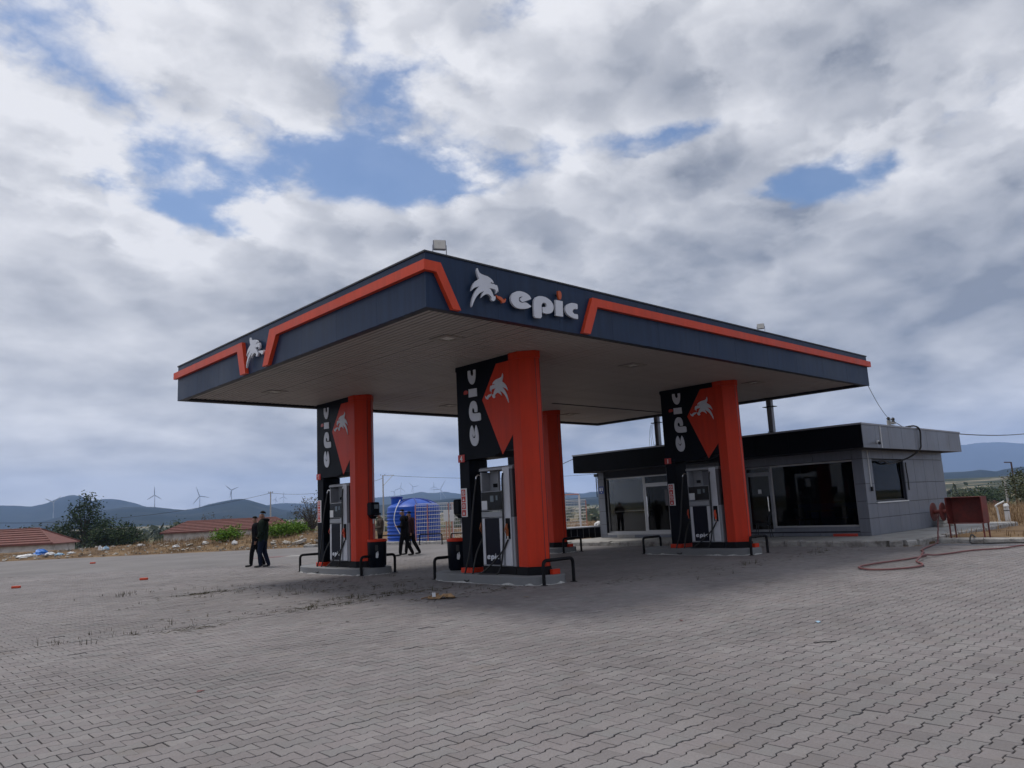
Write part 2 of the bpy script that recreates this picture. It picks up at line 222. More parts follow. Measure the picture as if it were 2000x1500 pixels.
# ------------------------------------------------------------------ mesh helpers
class MB:
    def __init__(s): s.v = []; s.f = []; s.m = []
    def add(s, v, f, mi=0):
        o = len(s.v); s.v += [tuple(map(float, a)) for a in v]; s.f += [tuple(i + o for i in q) for q in f]; s.m += [mi] * len(f); return s
    def box(s, a, b, mi=0, ch=0.0):
        x0, y0, z0 = a; x1, y1, z1 = b
        if ch <= 0:
            return s.add([(x0,y0,z0),(x1,y0,z0),(x1,y1,z0),(x0,y1,z0),(x0,y0,z1),(x1,y0,z1),(x1,y1,z1),(x0,y1,z1)],
                         [(3,2,1,0),(4,5,6,7),(0,1,5,4),(1,2,6,5),(2,3,7,6),(3,0,4,7)], mi)
        c = ch; X = (x0, x0 + c, x1 - c, x1); Y_ = (y0, y0 + c, y1 - c, y1); Z_ = (z0, z0 + c, z1 - c, z1)
        v = []
        for sx_, sy_, sz_ in [(i, j, k) for k in (0, 1) for j in (0, 1) for i in (0, 1)]:
            xe, xi = (X[0], X[1]) if sx_ == 0 else (X[3], X[2]); ye, yi = (Y_[0], Y_[1]) if sy_ == 0 else (Y_[3], Y_[2]); ze, zi = (Z_[0], Z_[1]) if sz_ == 0 else (Z_[3], Z_[2])
            v += [(xe, yi, zi), (xi, ye, zi), (xi, yi, ze)]
        I = lambda i, j, k, a: (i + 2*j + 4*k) * 3 + a
        F = [(I(0,0,0,0),I(0,0,1,0),I(0,1,1,0),I(0,1,0,0)), (I(1,0,0,0),I(1,1,0,0),I(1,1,1,0),I(1,0,1,0)), (I(0,0,0,1),I(1,0,0,1),I(1,0,1,1),I(0,0,1,1)), (I(0,1,0,1),I(0,1,1,1),I(1,1,1,1),I(1,1,0,1)),
             (I(0,0,0,2),I(0,1,0,2),I(1,1,0,2),I(1,0,0,2)), (I(0,0,1,2),I(1,0,1,2),I(1,1,1,2),I(0,1,1,2))]
        for k in (0, 1):
            for j in (0, 1): F.append((I(0,j,k,1),I(1,j,k,1),I(1,j,k,2),I(0,j,k,2)))
            for i in (0, 1): F.append((I(i,0,k,0),I(i,1,k,0),I(i,1,k,2),I(i,0,k,2)))
        for j in (0, 1):
            for i in (0, 1): F.append((I(i,j,0,0),I(i,j,1,0),I(i,j,1,1),I(i,j,0,1)))
        for k in (0, 1):
            for j in (0, 1):
                for i in (0, 1): F.append((I(i,j,k,0),I(i,j,k,1),I(i,j,k,2)))
        return s.add(v, F, mi)
    def tube(s, pts, r, n=8, mi=0, cap=True):
        pts = [Vector(p) for p in pts]; rs = r if isinstance(r, (list, tuple)) else [r] * len(pts); v = []; f = []; up = None
        for i, p in enumerate(pts):
            t = (pts[min(i + 1, len(pts) - 1)] - pts[max(i - 1, 0)]).normalized()
            if up is None: up = Vector((0, 0, 1)) if abs(t.z) < 0.9 else Vector((1, 0, 0))
            a = t.cross(up); a = a.normalized() if a.length > 1e-6 else t.orthogonal().normalized(); b = a.cross(t).normalized(); up = b
            for k in range(n):
                q = 2 * math.pi * k / n; v.append(p + (a * math.cos(q) + b * math.sin(q)) * rs[i])
        for i in range(len(pts) - 1):
            for k in range(n):
                k2 = (k + 1) % n; f.append((i*n+k, i*n+k2, (i+1)*n+k2, (i+1)*n+k))
        if cap: f.append(tuple(range(n - 1, -1, -1))); f.append(tuple((len(pts) - 1) * n + k for k in range(n)))
        return s.add(v, f, mi)
    def lathe(s, prof, n=24, c=(0, 0, 0), mi=0):
        v = []; f = []
        for r, z in prof:
            for k in range(n): q = 2 * math.pi * k / n; v.append((c[0] + r * math.cos(q), c[1] + r * math.sin(q), c[2] + z))
        for i in range(len(prof) - 1):
            for k in range(n): k2 = (k + 1) % n; f.append((i*n+k, i*n+k2, (i+1)*n+k2, (i+1)*n+k))
        f.append(tuple(range(n - 1, -1, -1))); f.append(tuple((len(prof) - 1) * n + k for k in range(n)))
        return s.add(v, f, mi)
    def prism(s, poly, z0, z1, mi=0):        # horizontal outline, extruded upwards
        n = len(poly)
        return s.add([(x, y, z0) for x, y in poly] + [(x, y, z1) for x, y in poly], [tuple(range(n - 1, -1, -1)), tuple(range(n, 2 * n))] + [(i, (i + 1) % n, n + (i + 1) % n, n + i) for i in range(n)], mi)
    def shape(s, loops, fn, t0, t1, mi=0):   # flat outline (with holes) of real thickness; fn(a, b, t) gives the point
        if isinstance(loops[0][0], (int, float)): loops = [loops]
        flat = [p for l in loops for p in l]; tri = geometry.tessellate_polygon([[Vector((a, b, 0)) for a, b in l] for l in loops]); n = len(flat)
        f = [tuple(t) for t in tri] + [tuple(i + n for i in reversed(t)) for t in tri]; o = 0
        for l in loops:
            k = len(l); f += [(o + i, o + (i + 1) % k, o + (i + 1) % k + n, o + i + n) for i in range(k)]; o += k
        return s.add([fn(a, b, t0) for a, b in flat] + [fn(a, b, t1) for a, b in flat], f, mi)
    def mesh(s, name, mats, smooth=False):
        me = bpy.data.meshes.new(name); me.from_pydata(s.v, [], s.f)
        for q in (mats if isinstance(mats, (list, tuple)) else [mats]): me.materials.append(MATS[q])
        if len(set(s.m)) > 1: me.polygons.foreach_set('material_index', s.m)
        if smooth: me.polygons.foreach_set('use_smooth', [True] * len(s.f))
        me.update(); return me
    def build(s, name, mats, parent=None, smooth=False, loc=None, fix=True):
        me = s.mesh(name, mats, smooth)
        if fix and len(s.f) < 4000:
            import bmesh
            b = bmesh.new(); b.from_mesh(me); bmesh.ops.recalc_face_normals(b, faces=b.faces); b.to_mesh(me); b.free()
        return link(name, me, parent, loc, smooth)
def link(name, me, parent=None, loc=None, smooth=False):
    o = bpy.data.objects.new(name, me); COL.objects.link(o); o.parent = parent
    if loc is not None: o.location = loc
    if smooth and len(me.polygons): me.set_sharp_from_angle(angle=R(38))
    return o
def tag(o, label=None, cat=None, group=None, kind=None):
    for k, v in (('label', label), ('category', cat), ('group', group), ('kind', kind)):
        if v: o[k] = v
    return o
def thing(name, label, cat, loc=(0, 0, 0), rz=0.0, group=None):
    o = bpy.data.objects.new(name, None); COL.objects.link(o); o.location = loc; o.rotation_euler = (0, 0, rz); o.empty_display_size = 0.2
    return tag(o, label, cat, group)
def copy_tree(o, parent=None):
    c = o.copy(); COL.objects.link(c); c.parent = parent
    for ch in list(o.children): copy_tree(ch, c)
    return c
def arc(pts, n=6):                            # rounded polyline through the given points (Catmull-Rom)
    p = [Vector(a) for a in pts]; p = [p[0] * 2 - p[1]] + p + [p[-1] * 2 - p[-2]]; out = []
    for i in range(1, len(p) - 2):
        for k in range(n):
            t = k / n; a, b, c, d = p[i-1], p[i], p[i+1], p[i+2]
            out.append(0.5 * ((2*b) + (c - a)*t + (2*a - 5*b + 4*c - d)*t*t + (3*b - a - 3*c + d)*t*t*t))
    return out + [p[-2]]
def bend(a, b, c, r, n=5):                    # fillet at b
    a, b, c = Vector(a), Vector(b), Vector(c); p = b + (a - b).normalized() * r; q = b + (c - b).normalized() * r
    return [p.lerp(b, t).lerp(b.lerp(q, t), t) for t in [i / n for i in range(n + 1)]]
FY = lambda a, b, t: (a, -t, b)               # on a face looking -Y: a along X, t proud of it
FX = lambda a, b, t: (-t, a, b)               # on a face looking -X: a along Y
CAMP = Vector((-6.8717, -9.2313, 0.0))
def polar(az_px, dist):                       # a ground point at a bearing given as x / depth ratio to the view axis
    f = Vector((cf.x, cf.y, 0)).normalized(); r = Vector((f.y, -f.x, 0)); d = (f + r * az_px).normalized(); return CAMP + d * dist
# ------------------------------------------------------------------ the setting: terrain
def vnoise(x, y, s, seed=0):
    x = np.asarray(x, float) / s + seed * 17.13; y = np.asarray(y, float) / s - seed * 9.71
    xi = np.floor(x); yi = np.floor(y); fx = x - xi; fy = y - yi; fx = fx*fx*(3-2*fx); fy = fy*fy*(3-2*fy)
    h = lambda a, b: np.modf(np.abs(np.sin(a * 127.1 + b * 311.7 + seed * 3.3) * 43758.5453))[0]
    return (h(xi, yi)*(1-fx) + h(xi+1, yi)*fx)*(1-fy) + (h(xi, yi+1)*(1-fx) + h(xi+1, yi+1)*fx)*fy
def fbm(x, y, s, oct=4, seed=0): return sum(vnoise(x, y, s / 2**k, seed + k) * 0.5**k for k in range(oct)) / (2 - 0.5**(oct-1))
def seg_d(x, y, a, b):
    ax, ay = a; bx, by = b; t = np.clip(((x-ax)*(bx-ax) + (y-ay)*(by-ay)) / ((bx-ax)**2 + (by-ay)**2), 0, 1); return np.hypot(x - ax - t*(bx-ax), y - ay - t*(by-ay)), t
PAVE = [(-45, -45), (16.45, -45), (16.45, -1.35), (15.4, -1.3), (14.95, -0.9), (14.9, 12.3), (16.6, 12.6), (16.1, 20.0), (15.2, 25.3), (13.0, 29.0), (1.0, 41.0), (-24, 66), (-45, 66)]
def inside(x, y, poly):
    r = np.zeros(np.shape(x), bool); n = len(poly)
    for i in range(n):
        (x0, y0), (x1, y1) = poly[i], poly[(i+1) % n]; c = ((y0 > y) != (y1 > y)) & (x < (x1-x0)*(y-y0)/((y1-y0) if y1 != y0 else 1e-9) + x0); r ^= c
    return r
def edge_d(x, y):
    d = None
    for i in range(len(PAVE)):
        q, _ = seg_d(x, y, PAVE[i], PAVE[(i+1) % len(PAVE)]); d = q if d is None else np.minimum(d, q)
    return np.where(inside(x, y, PAVE), -d, d)
def ground_z(x, y):
    x = np.asarray(x, float); y = np.asarray(y, float); r = np.hypot(x - 5, y - 10); e = edge_d(x, y)
    sm = lambda a, b: (lambda t: t*t*(3-2*t))(np.clip((r - a) / (b - a), 0, 1))
    z = -3.0 * sm(46, 108) - 2.2 * sm(120, 230) + 9 * sm(1200, 2600)
    out = np.clip(e / 0.6, 0, 1)
    q, t = seg_d(x, y, (2.5, 47.0), (17.0, 33.0))
    z += 0.72 * np.exp(-(q / 4.0)**2) * (0.25 + 0.75 * t) * np.clip(e / 2.5, 0, 1)
    z += out * ((fbm(x, y, 5, 4, 3) - 0.45) * 0.28 * np.clip(e / 2, 0, 1) + (fbm(x, y, 60, 3, 5) - 0.5) * 1.2 * np.clip((r - 60) / 80, 0, 1))
    z = np.where((x > 16.4) & (y < -1.2) & (r < 60), z * 0.35 * np.clip(e - 0.4, 0, 1) + 0.10 * np.clip((e - 0.45) / 0.5, 0, 1), z)
    return np.where(e < 0.05, -0.06, z)
rr = np.concatenate([np.linspace(0, 70, 120), np.geomspace(71, 4400, 60)]); na = 300; aa = np.linspace(0, 2*np.pi, na, endpoint=False)
gx = 5 + np.outer(rr, np.cos(aa)); gy = 10 + np.outer(rr, np.sin(aa)); gz = ground_z(gx, gy)
gv = np.stack([gx, gy, gz], -1).reshape(-1, 3); i0 = (np.arange(len(rr) - 1)[:, None] * na + np.arange(na)[None, :]); i1 = (np.arange(len(rr) - 1)[:, None] * na + (np.arange(na)[None, :] + 1) % na)
gf = np.stack([i0, i0 + na, i1 + na, i1], -1).reshape(-1, 4)
me = bpy.data.meshes.new('ground'); me.from_pydata(gv.tolist(), [], gf.tolist()); me.polygons.foreach_set('use_smooth', [True] * len(gf))
def groundmat():
    m = bpy.data.materials.new('ground'); m.use_nodes = True; nt = m.node_tree; b = nt.nodes['Principled BSDF']; L = nt.links
    pos = nt.nodes.new('ShaderNodeNewGeometry').outputs['Position']
    def nz(s, d=6, r=0.6):
        n = nt.nodes.new('ShaderNodeTexNoise'); n.inputs['Scale'].default_value = s; n.inputs['Detail'].default_value = d; n.inputs['Roughness'].default_value = r; L.new(pos, n.inputs['Vector']); return n.outputs[0]
    def ramp(x, *e):
        rp = nt.nodes.new('ShaderNodeValToRGB'); el_ = rp.color_ramp.elements; el_[0].position = e[0][0]; el_[0].color = (*e[0][1], 1); el_[1].position = e[-1][0]; el_[1].color = (*e[-1][1], 1)
        for p_, c_ in e[1:-1]: q = el_.new(p_); q.color = (*c_, 1)
        L.new(x, rp.inputs[0]); return rp.outputs[0]
    near = ramp(nz(0.55, 8, 0.7), (0.30, (0.060, 0.043, 0.028)), (0.45, (0.13, 0.085, 0.050)), (0.58, (0.19, 0.130, 0.075)), (0.72, (0.25, 0.185, 0.115)))
    vo = nt.nodes.new('ShaderNodeTexVoronoi'); vo.inputs['Scale'].default_value = 0.0065; L.new(pos, vo.inputs['Vector'])
    far = ramp(vo.outputs['Color'], (0.2, (0.035, 0.052, 0.022)), (0.4, (0.19, 0.15, 0.085)), (0.55, (0.055, 0.075, 0.03)), (0.75, (0.26, 0.21, 0.13)), (0.9, (0.04, 0.055, 0.026)))
    ln = nt.nodes.new('ShaderNodeVectorMath'); ln.operation = 'LENGTH'; L.new(pos, ln.inputs[0])
    mr = nt.nodes.new('ShaderNodeMapRange'); L.new(ln.outputs['Value'], mr.inputs[0]); mr.inputs[1].default_value = 150; mr.inputs[2].default_value = 380
    mx = nt.nodes.new('ShaderNodeMix'); mx.data_type = 'RGBA'; L.new(mr.outputs[0], mx.inputs[0]); L.new(near, mx.inputs[6]); L.new(far, mx.inputs[7]); L.new(mx.outputs[2], b.inputs['Base Color'])
    b.inputs['Roughness'].default_value = 0.95; b.inputs['Specular IOR Level'].default_value = 0.1; MATS['ground'] = m
groundmat(); me.materials.append(MATS['ground']); g_ = link('ground', me); g_['kind'] = 'structure'

# ------------------------------------------------------------------ paving of interlocking stones, rows along X
PL, PP, HE, HW = 0.200, 0.1415, 0.0805, 0.0595             # length, row pitch, half width at the ends and at the waist
SEAM = 2.78                                                # a wider joint runs across the yard here
mb = MB(); mb.prism(PAVE, -0.055, -0.022); pav = mb.build('paving', 'dirt'); pav['kind'] = 'structure'
def outline(g):
    l = PL/2 - g; e = HE - g; w_ = HW - g
    h = [(-l, e), (-0.064, e), (-0.036, w_), (0.036, w_), (0.064, e), (l, e)]
    return h + [(a, -b) for a, b in reversed(h)]
O0 = outline(0.0060); O1 = outline(0.0040)
def paver_mesh():
    mb = MB(); n = len(O0); mb.add([(x, y, 0) for x, y in O0] + [(x, y, -0.0028) for x, y in O1] + [(x, y, -0.03) for x, y in O1],
        [tuple(range(n))[::-1]] + [((i+1) % n, i, n+i, n+(i+1) % n) for i in range(n)] + [(n+(i+1) % n, n+i, 2*n+i, 2*n+(i+1) % n) for i in range(n)]); return mb
pm = paver_mesh().mesh('paver', 'paver')
fw2 = Vector((cf.x, cf.y)).normalized(); rt2 = Vector((fw2.y, -fw2.x))
ks = np.arange(-60, 260); ns = np.arange(-40, 150); K, NN = np.meshgrid(ks, ns, indexing='ij')
py_ = -5.25 + K * PP; py_ = np.where(py_ > SEAM, py_ + 0.035, py_); px_ = -3.30 + 0.1 * (K % 2) + NN * PL
ddx = px_ - CAMP.x; ddy = py_ - CAMP.y; dep = ddx * fw2.x + ddy * fw2.y; lat = ddx * rt2.x + ddy * rt2.y
keep = (dep > 2.3) & (dep < 27.0) & (np.abs(lat) < dep * 0.74 + 0.5) & (edge_d(px_, py_) < -0.10)
for ux in (4.22, 11.96):
    for uy in (3.52, 10.05): keep &= ~((np.abs(px_ - ux) < 0.40) & (np.abs(py_ - uy) < 1.2))
px_, py_, dep = px_[keep], py_[keep], dep[keep]
order = np.argsort(dep * 1.0)
tilt = rng.normal(0, 0.006, (len(order), 2)); dz_ = rng.normal(0, 0.0011, len(order)) + (fbm(px_, py_, 1.6, 3, 9)[order] - 0.5) * 0.012; jit = rng.normal(0, 0.0011, (len(order), 2))
miss = rng.random(len(order)) < 0.0012
for c, i in enumerate(order[:300]):
    o = bpy.data.objects.new('paver', pm); COL.objects.link(o); o.parent = pav; o.location = (px_[i] + jit[c, 0], py_[i] + jit[c, 1], dz_[c] - 0.002); o.rotation_euler = (tilt[c, 0], tilt[c, 1], jit[c, 0] * 4)
rest = order[300:]; q = np.array(paver_mesh().v); nv = len(q); n = len(O0)
A = np.broadcast_to(q, (len(rest), nv, 3)).copy(); A[:, :, 2] += dz_[300:, None] - 0.002 + q[None, :, 0] * tilt[300:, 1:2] + q[None, :, 1] * tilt[300:, 0:1]
A[:, :, 0] += (px_[rest] + jit[300:, 0])[:, None]; A[:, :, 1] += (py_[rest] + jit[300:, 1])[:, None]; A[miss[300:], :, 2] -= 0.007
fs = paver_mesh().f; ls = np.array([len(f) for f in fs]); lv = np.array([i for f in fs for i in f])
me = bpy.data.meshes.new('paver_field'); me.vertices.add(len(rest) * nv); me.vertices.foreach_set('co', A.reshape(-1).astype(np.float32))
tl = np.tile(lv, len(rest)) + np.repeat(np.arange(len(rest)) * nv, len(lv)); me.loops.add(len(tl)); me.loops.foreach_set('vertex_index', tl.astype(np.int32))
tn = np.tile(ls, len(rest)); me.polygons.add(len(tn)); me.polygons.foreach_set('loop_start', (np.cumsum(tn) - tn).astype(np.int32)); me.polygons.foreach_set('loop_total', tn.astype(np.int32)); me.update(calc_edges=True); me.validate(); me.shade_flat()
me.materials.append(MATS['paver_mass']); o = link('paver_field', me, pav); o['kind'] = 'stuff'
# beyond the stones that can be told apart the yard goes on as a sheet
def clip(poly, nx, ny, c):
    out = []; k = len(poly)
    for i in range(k):
        a, b = poly[i], poly[(i+1) % k]; da = a[0]*nx + a[1]*ny - c; db = b[0]*nx + b[1]*ny - c
        if da >= 0: out.append(a)
        if (da >= 0) != (db >= 0): t = da / (da - db); out.append((a[0] + (b[0]-a[0])*t, a[1] + (b[1]-a[1])*t))
    return out
dc = CAMP.x * fw2.x + CAMP.y * fw2.y
bands = [clip(PAVE, fw2.x, fw2.y, dc + 26.95)]
mid = clip(clip(PAVE, fw2.x, fw2.y, dc + 2.3), -fw2.x, -fw2.y, -(dc + 26.95))
bands.append(clip(PAVE, -fw2.x, -fw2.y, -(dc + 2.35)))
for s_ in (1, -1):      # beside the field of view
    nx, ny = rt2.x * s_ - 0.72 * fw2.x, rt2.y * s_ - 0.72 * fw2.y; bands.append(clip(mid, nx, ny, CAMP.x * nx + CAMP.y * ny + 0.55))
mb = MB()
for b in bands:
    if len(b) > 2:
        t = geometry.tessellate_polygon([[Vector((x, y, 0)) for x, y in b]]); mb.add([(x, y, -0.0045) for x, y in b], [tuple(k) for k in t])
o = mb.build('far_paving', 'paver_far', pav); 
for p in o.data.polygons:
    if p.normal.z < 0: p.flip()
# straw and weeds pushing through the joints
def blades(spots, name, matn, parent=None, lean=0.6):
    v = []; f = []
    for (x, y, z, n_, r_, h_, w_) in spots:
        for _ in range(n_):
            a = random.random() * 6.283; rr_ = r_ * math.sqrt(random.random()); bx, by = x + rr_*math.cos(a), y + rr_*math.sin(a); h = h_ * random.uniform(0.4, 1.1); l = random.random()*6.283; ln = h * lean * random.random(); ww = w_ * random.uniform(0.6, 1.3)
            wx, wy = math.cos(l + 1.57) * ww, math.sin(l + 1.57) * ww; o = len(v)
            v += [(bx - wx, by - wy, z), (bx + wx, by + wy, z), (bx + math.cos(l)*ln*0.4 + wx*.7, by + math.sin(l)*ln*0.4 + wy*.7, z + h*0.6), (bx + math.cos(l)*ln*0.4 - wx*.7, by + math.sin(l)*ln*0.4 - wy*.7, z + h*0.6), (bx + math.cos(l)*ln, by + math.sin(l)*ln, z + h)]
            f += [(o, o+1, o+2, o+3), (o+3, o+2, o+4)]
    me = bpy.data.meshes.new(name); me.from_pydata(v, [], f); me.materials.append(MATS[matn]); return link(name, me, parent)
sp = []
for _ in range(70):
    x = random.uniform(-4.5, 3.2); sp.append((x, SEAM + random.gauss(0, 0.10) + random.choice((0, 0, 0.15, 0.6)), 0, random.randint(2, 7), 0.06, random.uniform(0.02, 0.07), 0.004))
for cx_, cy_, k_ in ((-0.4, 7.9, 26), (-1.4, 9.7, 30), (-0.9, 10.2, 16), (-0.1, 7.2, 14), (-2.65, 3.2, 10), (-4.2, 2.4, 8), (0.9, 3.7, 22), (1.6, 3.3, 26), (-0.3, 3.0, 16), (2.4, 4.6, 20), (1.2, 6.3, 20), (0.2, 5.3, 14), (2.2, 2.1, 10), (3.0, 6.9, 14), (0.6, 9.0, 12), (6.5, -0.4, 8), (9.5, 0.2, 12), (12.5, 0.3, 14)):
    for _ in range(k_ * 2 // 3): sp.append((cx_ + random.gauss(0, 0.55), cy_ + random.gauss(0, 0.22), 0, random.randint(2, 6), 0.05, random.uniform(0.03, 0.13), 0.004))
tag(blades(sp, 'weeds', 'weed', None, 0.9), 'dark weeds growing through the joints of the paving', 'weeds', kind='stuff')
v = []; f = []
for cx_, cy_, ln_, wd_, k_ in ((-0.35, 7.9, 0.75, 0.13, 300), (-2.7, 2.35, 0.45, 0.10, 160), (-0.3, 3.0, 1.0, 0.14, 260), (1.0, 3.65, 1.3, 0.2, 420), (2.0, 3.2, 0.8, 0.15, 220), (1.9, 5.4, 1.6, 0.3, 300), (1.3, 7.6, 1.5, 0.4, 200), (2.9, 2.0, 0.8, 0.2, 160), (4.9, 0.6, 1.0, 0.25, 120), (8.0, 0.3, 2.0, 0.3, 200), (12.6, 0.2, 2.0, 0.3, 200), (1.45, 1.8, 0.6, 0.2, 140)):
    for _ in range(int(k_ * .55)):
        x = cx_ + random.gauss(0, ln_ * 0.6); y = cy_ + random.gauss(0, wd_); a = random.gauss(0.1, 0.7); l = random.uniform(0.02, 0.11); z = random.uniform(0.002, 0.02); o = len(v); c_, s_ = math.cos(a)*l, math.sin(a)*l
        v += [(x - c_, y - s_, z), (x + s_*.07, y - c_*.07, z + .004), (x + c_, y + s_, random.uniform(0.002, 0.03))]; f.append((o, o+1, o+2))
me = bpy.data.meshes.new('straw_litter'); me.from_pydata(v, [], f); me.materials.append(MATS['weed']); tag(link('straw_litter', me), 'dead straw and dry stalks scattered over the grey paving', 'straw', kind='stuff')

# ------------------------------------------------------------------ raised pavement round the store, with kerb stones
plat = MB(); PF = [(15.12, 12.2), (15.12, -0.55), (15.3, -0.85), (15.6, -1.0), (26.5, -0.75), (26.5, 12.2)]
plat.prism(PF, -0.05, 0.148); plat = plat.build('pavement', 'concrete'); plat['kind'] = 'structure'
def kerbrun(pts, h, wd, parent, step_=0.5):
    for i in range(len(pts) - 1):
        a, b = Vector(pts[i]), Vector(pts[i+1]); L_ = (b - a).length; k = max(1, round(L_ / step_)); t = (b - a) / k; u = t.normalized(); nn = Vector((u.y, -u.x))
        for j in range(k):
            p = a + t * j; q = p + t - u * 0.012; mb = MB(); c = 0.022 + random.random() * 0.02; hh = h + random.gauss(0, 0.008); wv = wd + random.gauss(0, 0.008); nx_ = []
            for w0, z0 in ((0, -0.05), (wv, -0.05), (wv, hh - c), (wv - c, hh), (0, hh)): nx_.append((w0, z0))
            pr = [[(s.x + nn.x * w0 + random.gauss(0, .004), s.y + nn.y * w0 + random.gauss(0, .004), z0 + random.gauss(0, .004)) for w0, z0 in nx_] for s in (p, p.lerp(q, .35), p.lerp(q, .7), q)]
            for ring in pr: mb.v += ring
            for s in range(3):
                for e in range(5): mb.f.append((s*5+e, s*5+(e+1) % 5, s*5+5+(e+1) % 5, s*5+5+e))
            mb.f += [(4,3,2,1,0), (15,16,17,18,19)]; mb.m = [0] * len(mb.f); mb.build('kerb_stone', 'kerb', parent)
kerbrun([(15.12, 12.2), (15.12, -0.55)][::1], 0.152, 0.2, plat)
kerbrun([(15.12, -0.55), (15.3, -0.85), (15.6, -1.0), (16.3, -1.0)], 0.152, 0.2, plat, 0.3)
kerbrun([(16.3, -1.0), (26.4, -0.75)], 0.150, 0.12, plat, 0.6)
vk = MB().box((16.6, -30, -0.05), (17.25, -1.25, 0.10)).build('verge_edge', 'concrete'); vk['kind'] = 'structure'
kerbrun([(16.62, -1.3), (16.62, -20.0)], 0.13, 0.14, vk, 0.6)
# low kerb along the far side of the yard, by the tank
fk = MB().box((0, 0, -0.05), (0.1, 0.1, 0.02)).build('yard_edge', 'concrete', loc=(16.6, 12.7, 0)); fk['kind'] = 'structure'
def krel(pts): return [(x - 16.6, y - 12.7) for x, y in pts]
kerbrun(krel([(15.25, 25.3), (16.05, 20.2), (16.6, 13.0)]), 0.14, 0.16, fk, 0.8); kerbrun(krel([(13.0, 29.0), (15.25, 25.3)]), 0.12, 0.16, fk, 0.8)

# ------------------------------------------------------------------ hills (crest lines at their true bearing and distance)
def hillmat(name, c1, c2, c3, s):
    m = bpy.data.materials.new(name); m.use_nodes = True; nt = m.node_tree; b = nt.nodes['Principled BSDF']; L = nt.links
    pos = nt.nodes.new('ShaderNodeNewGeometry').outputs['Position']; n = nt.nodes.new('ShaderNodeTexNoise'); n.inputs['Scale'].default_value = s; n.inputs['Detail'].default_value = 9; n.inputs['Roughness'].default_value = 0.65; L.new(pos, n.inputs['Vector'])
    rp = nt.nodes.new('ShaderNodeValToRGB'); e = rp.color_ramp.elements; e[0].position = 0.38; e[0].color = (*c1, 1); e[1].position = 0.66; e[1].color = (*c3, 1); k = e.new(0.52); k.color = (*c2, 1)
    L.new(n.outputs[0], rp.inputs[0]); L.new(rp.outputs[0], b.inputs['Base Color']); b.inputs['Roughness'].default_value = 1.0; b.inputs['Specular IOR Level'].default_value = 0.0; MATS[name] = m
hillmat('hill', (0.008, 0.014, 0.012), (0.014, 0.021, 0.018), (0.036, 0.040, 0.034), 0.0035); hillmat('hillfield', (0.022, 0.034, 0.016), (0.075, 0.075, 0.045), (0.34, 0.29, 0.21), 0.011); hillmat('mountain', (0.03, 0.035, 0.04), (0.045, 0.05, 0.055), (0.07, 0.072, 0.078), 0.0006)
def ridge(name, crest, near, far, matn, amp, sub=10, seed=1):
    C_ = np.array(crest, float); t = np.arange(len(C_)); tt = np.linspace(0, len(C_) - 1, (len(C_) - 1) * sub + 1); cx_ = np.interp(tt, t, C_[:, 0]); cy_ = np.interp(tt, t, C_[:, 1]); cz = np.interp(tt, t, C_[:, 2])
    ker = np.hanning(sub + 3); ker /= ker.sum(); pad = len(ker) // 2; cz = np.convolve(np.pad(cz, pad, mode='edge'), ker, 'valid')[:len(tt)]
    prof = [(near, 0.0), (near*.85+.15, .16), (near*.68+.32, .38), (near*.5+.5, .58), (near*.32+.68, .77), (near*.16+.84, .91), (near*.06+.94, .975), (1.0, 1.0), (far*.2+.8, .9), (far*.6+.4, .5), (far, 0.0)]
    rows = []
    for k, s in prof:
        x = CAMP.x + (cx_ - CAMP.x) * k; y = CAMP.y + (cy_ - CAMP.y) * k; z = (cz + 8) * s - 8
        z = z + (fbm(x, y, 420, 4, seed) - 0.5) * amp * (1.0 if 0 < s < 0.99 else 0.25) * (0.4 + s) + (fbm(x, y, 40, 2, seed + 4) - .5) * amp * 0.10
        rows.append(np.stack([x, y, np.maximum(z, -12)], -1))
    V = np.stack(rows, 0); a, b = V.shape[:2]; i = np.arange(a - 1)[:, None] * b + np.arange(b - 1)[None, :]; F = np.stack([i, i + 1, i + b + 1, i + b], -1).reshape(-1, 4)
    me = bpy.data.meshes.new(name); me.from_pydata(V.reshape(-1, 3).tolist(), [], F.tolist()); me.polygons.foreach_set('use_smooth', [True] * len(F)); me.materials.append(MATS[matn]); o = link(name, me); o['kind'] = 'structure'; return o
ridge('hills', [(-56,5991,180),(399,5977,187),(702,5949,182),(916,5919,181),(1083,5891,168),(1168,5875,188),(1238,5860,223),(1311,5844,241),(1370,5831,229),(1431,5816,195),(1491,5801,204),(1567,5781,204),(1644,5759,187),(1738,5732,151),(1896,5681,87),(2185,5576,28)], 0.74, 1.25, 'hill', 40, seed=1)
ridge('hills', [(723,3924,34),(836,3901,62),(973,3869,83),(1099,3835,99),(1202,3804,92),(1283,3777,77),(1357,3751,68),(1423,3726,85),(1514,3690,105),(1569,3667,108),(1624,3643,90),(1681,3617,70),(1729,3594,52),(1848,3535,23),(1980,3462,3)], 0.62, 1.2, 'hill', 28, seed=2)
ridge('hills', [(2437,6014,87),(2650,5923,117),(2735,5884,129),(2829,5840,141),(2918,5795,133),(3008,5749,124),(3188,5652,132),(3367,5546,143),(3460,5489,151),(3581,5411,158),(3659,5359,162),(3750,5295,170),(3803,5257,184),(3848,5224,169),(3965,5136,162),(4002,5107,151),(4067,5056,143),(4396,4773,114),(4718,4454,123),(4812,4353,103),(4862,4298,117),(4994,4144,119),(5152,3945,94),(5486,3466,105),(5866,2777,103),(6091,2241,108)], 0.72, 1.25, 'hill', 35, seed=3)
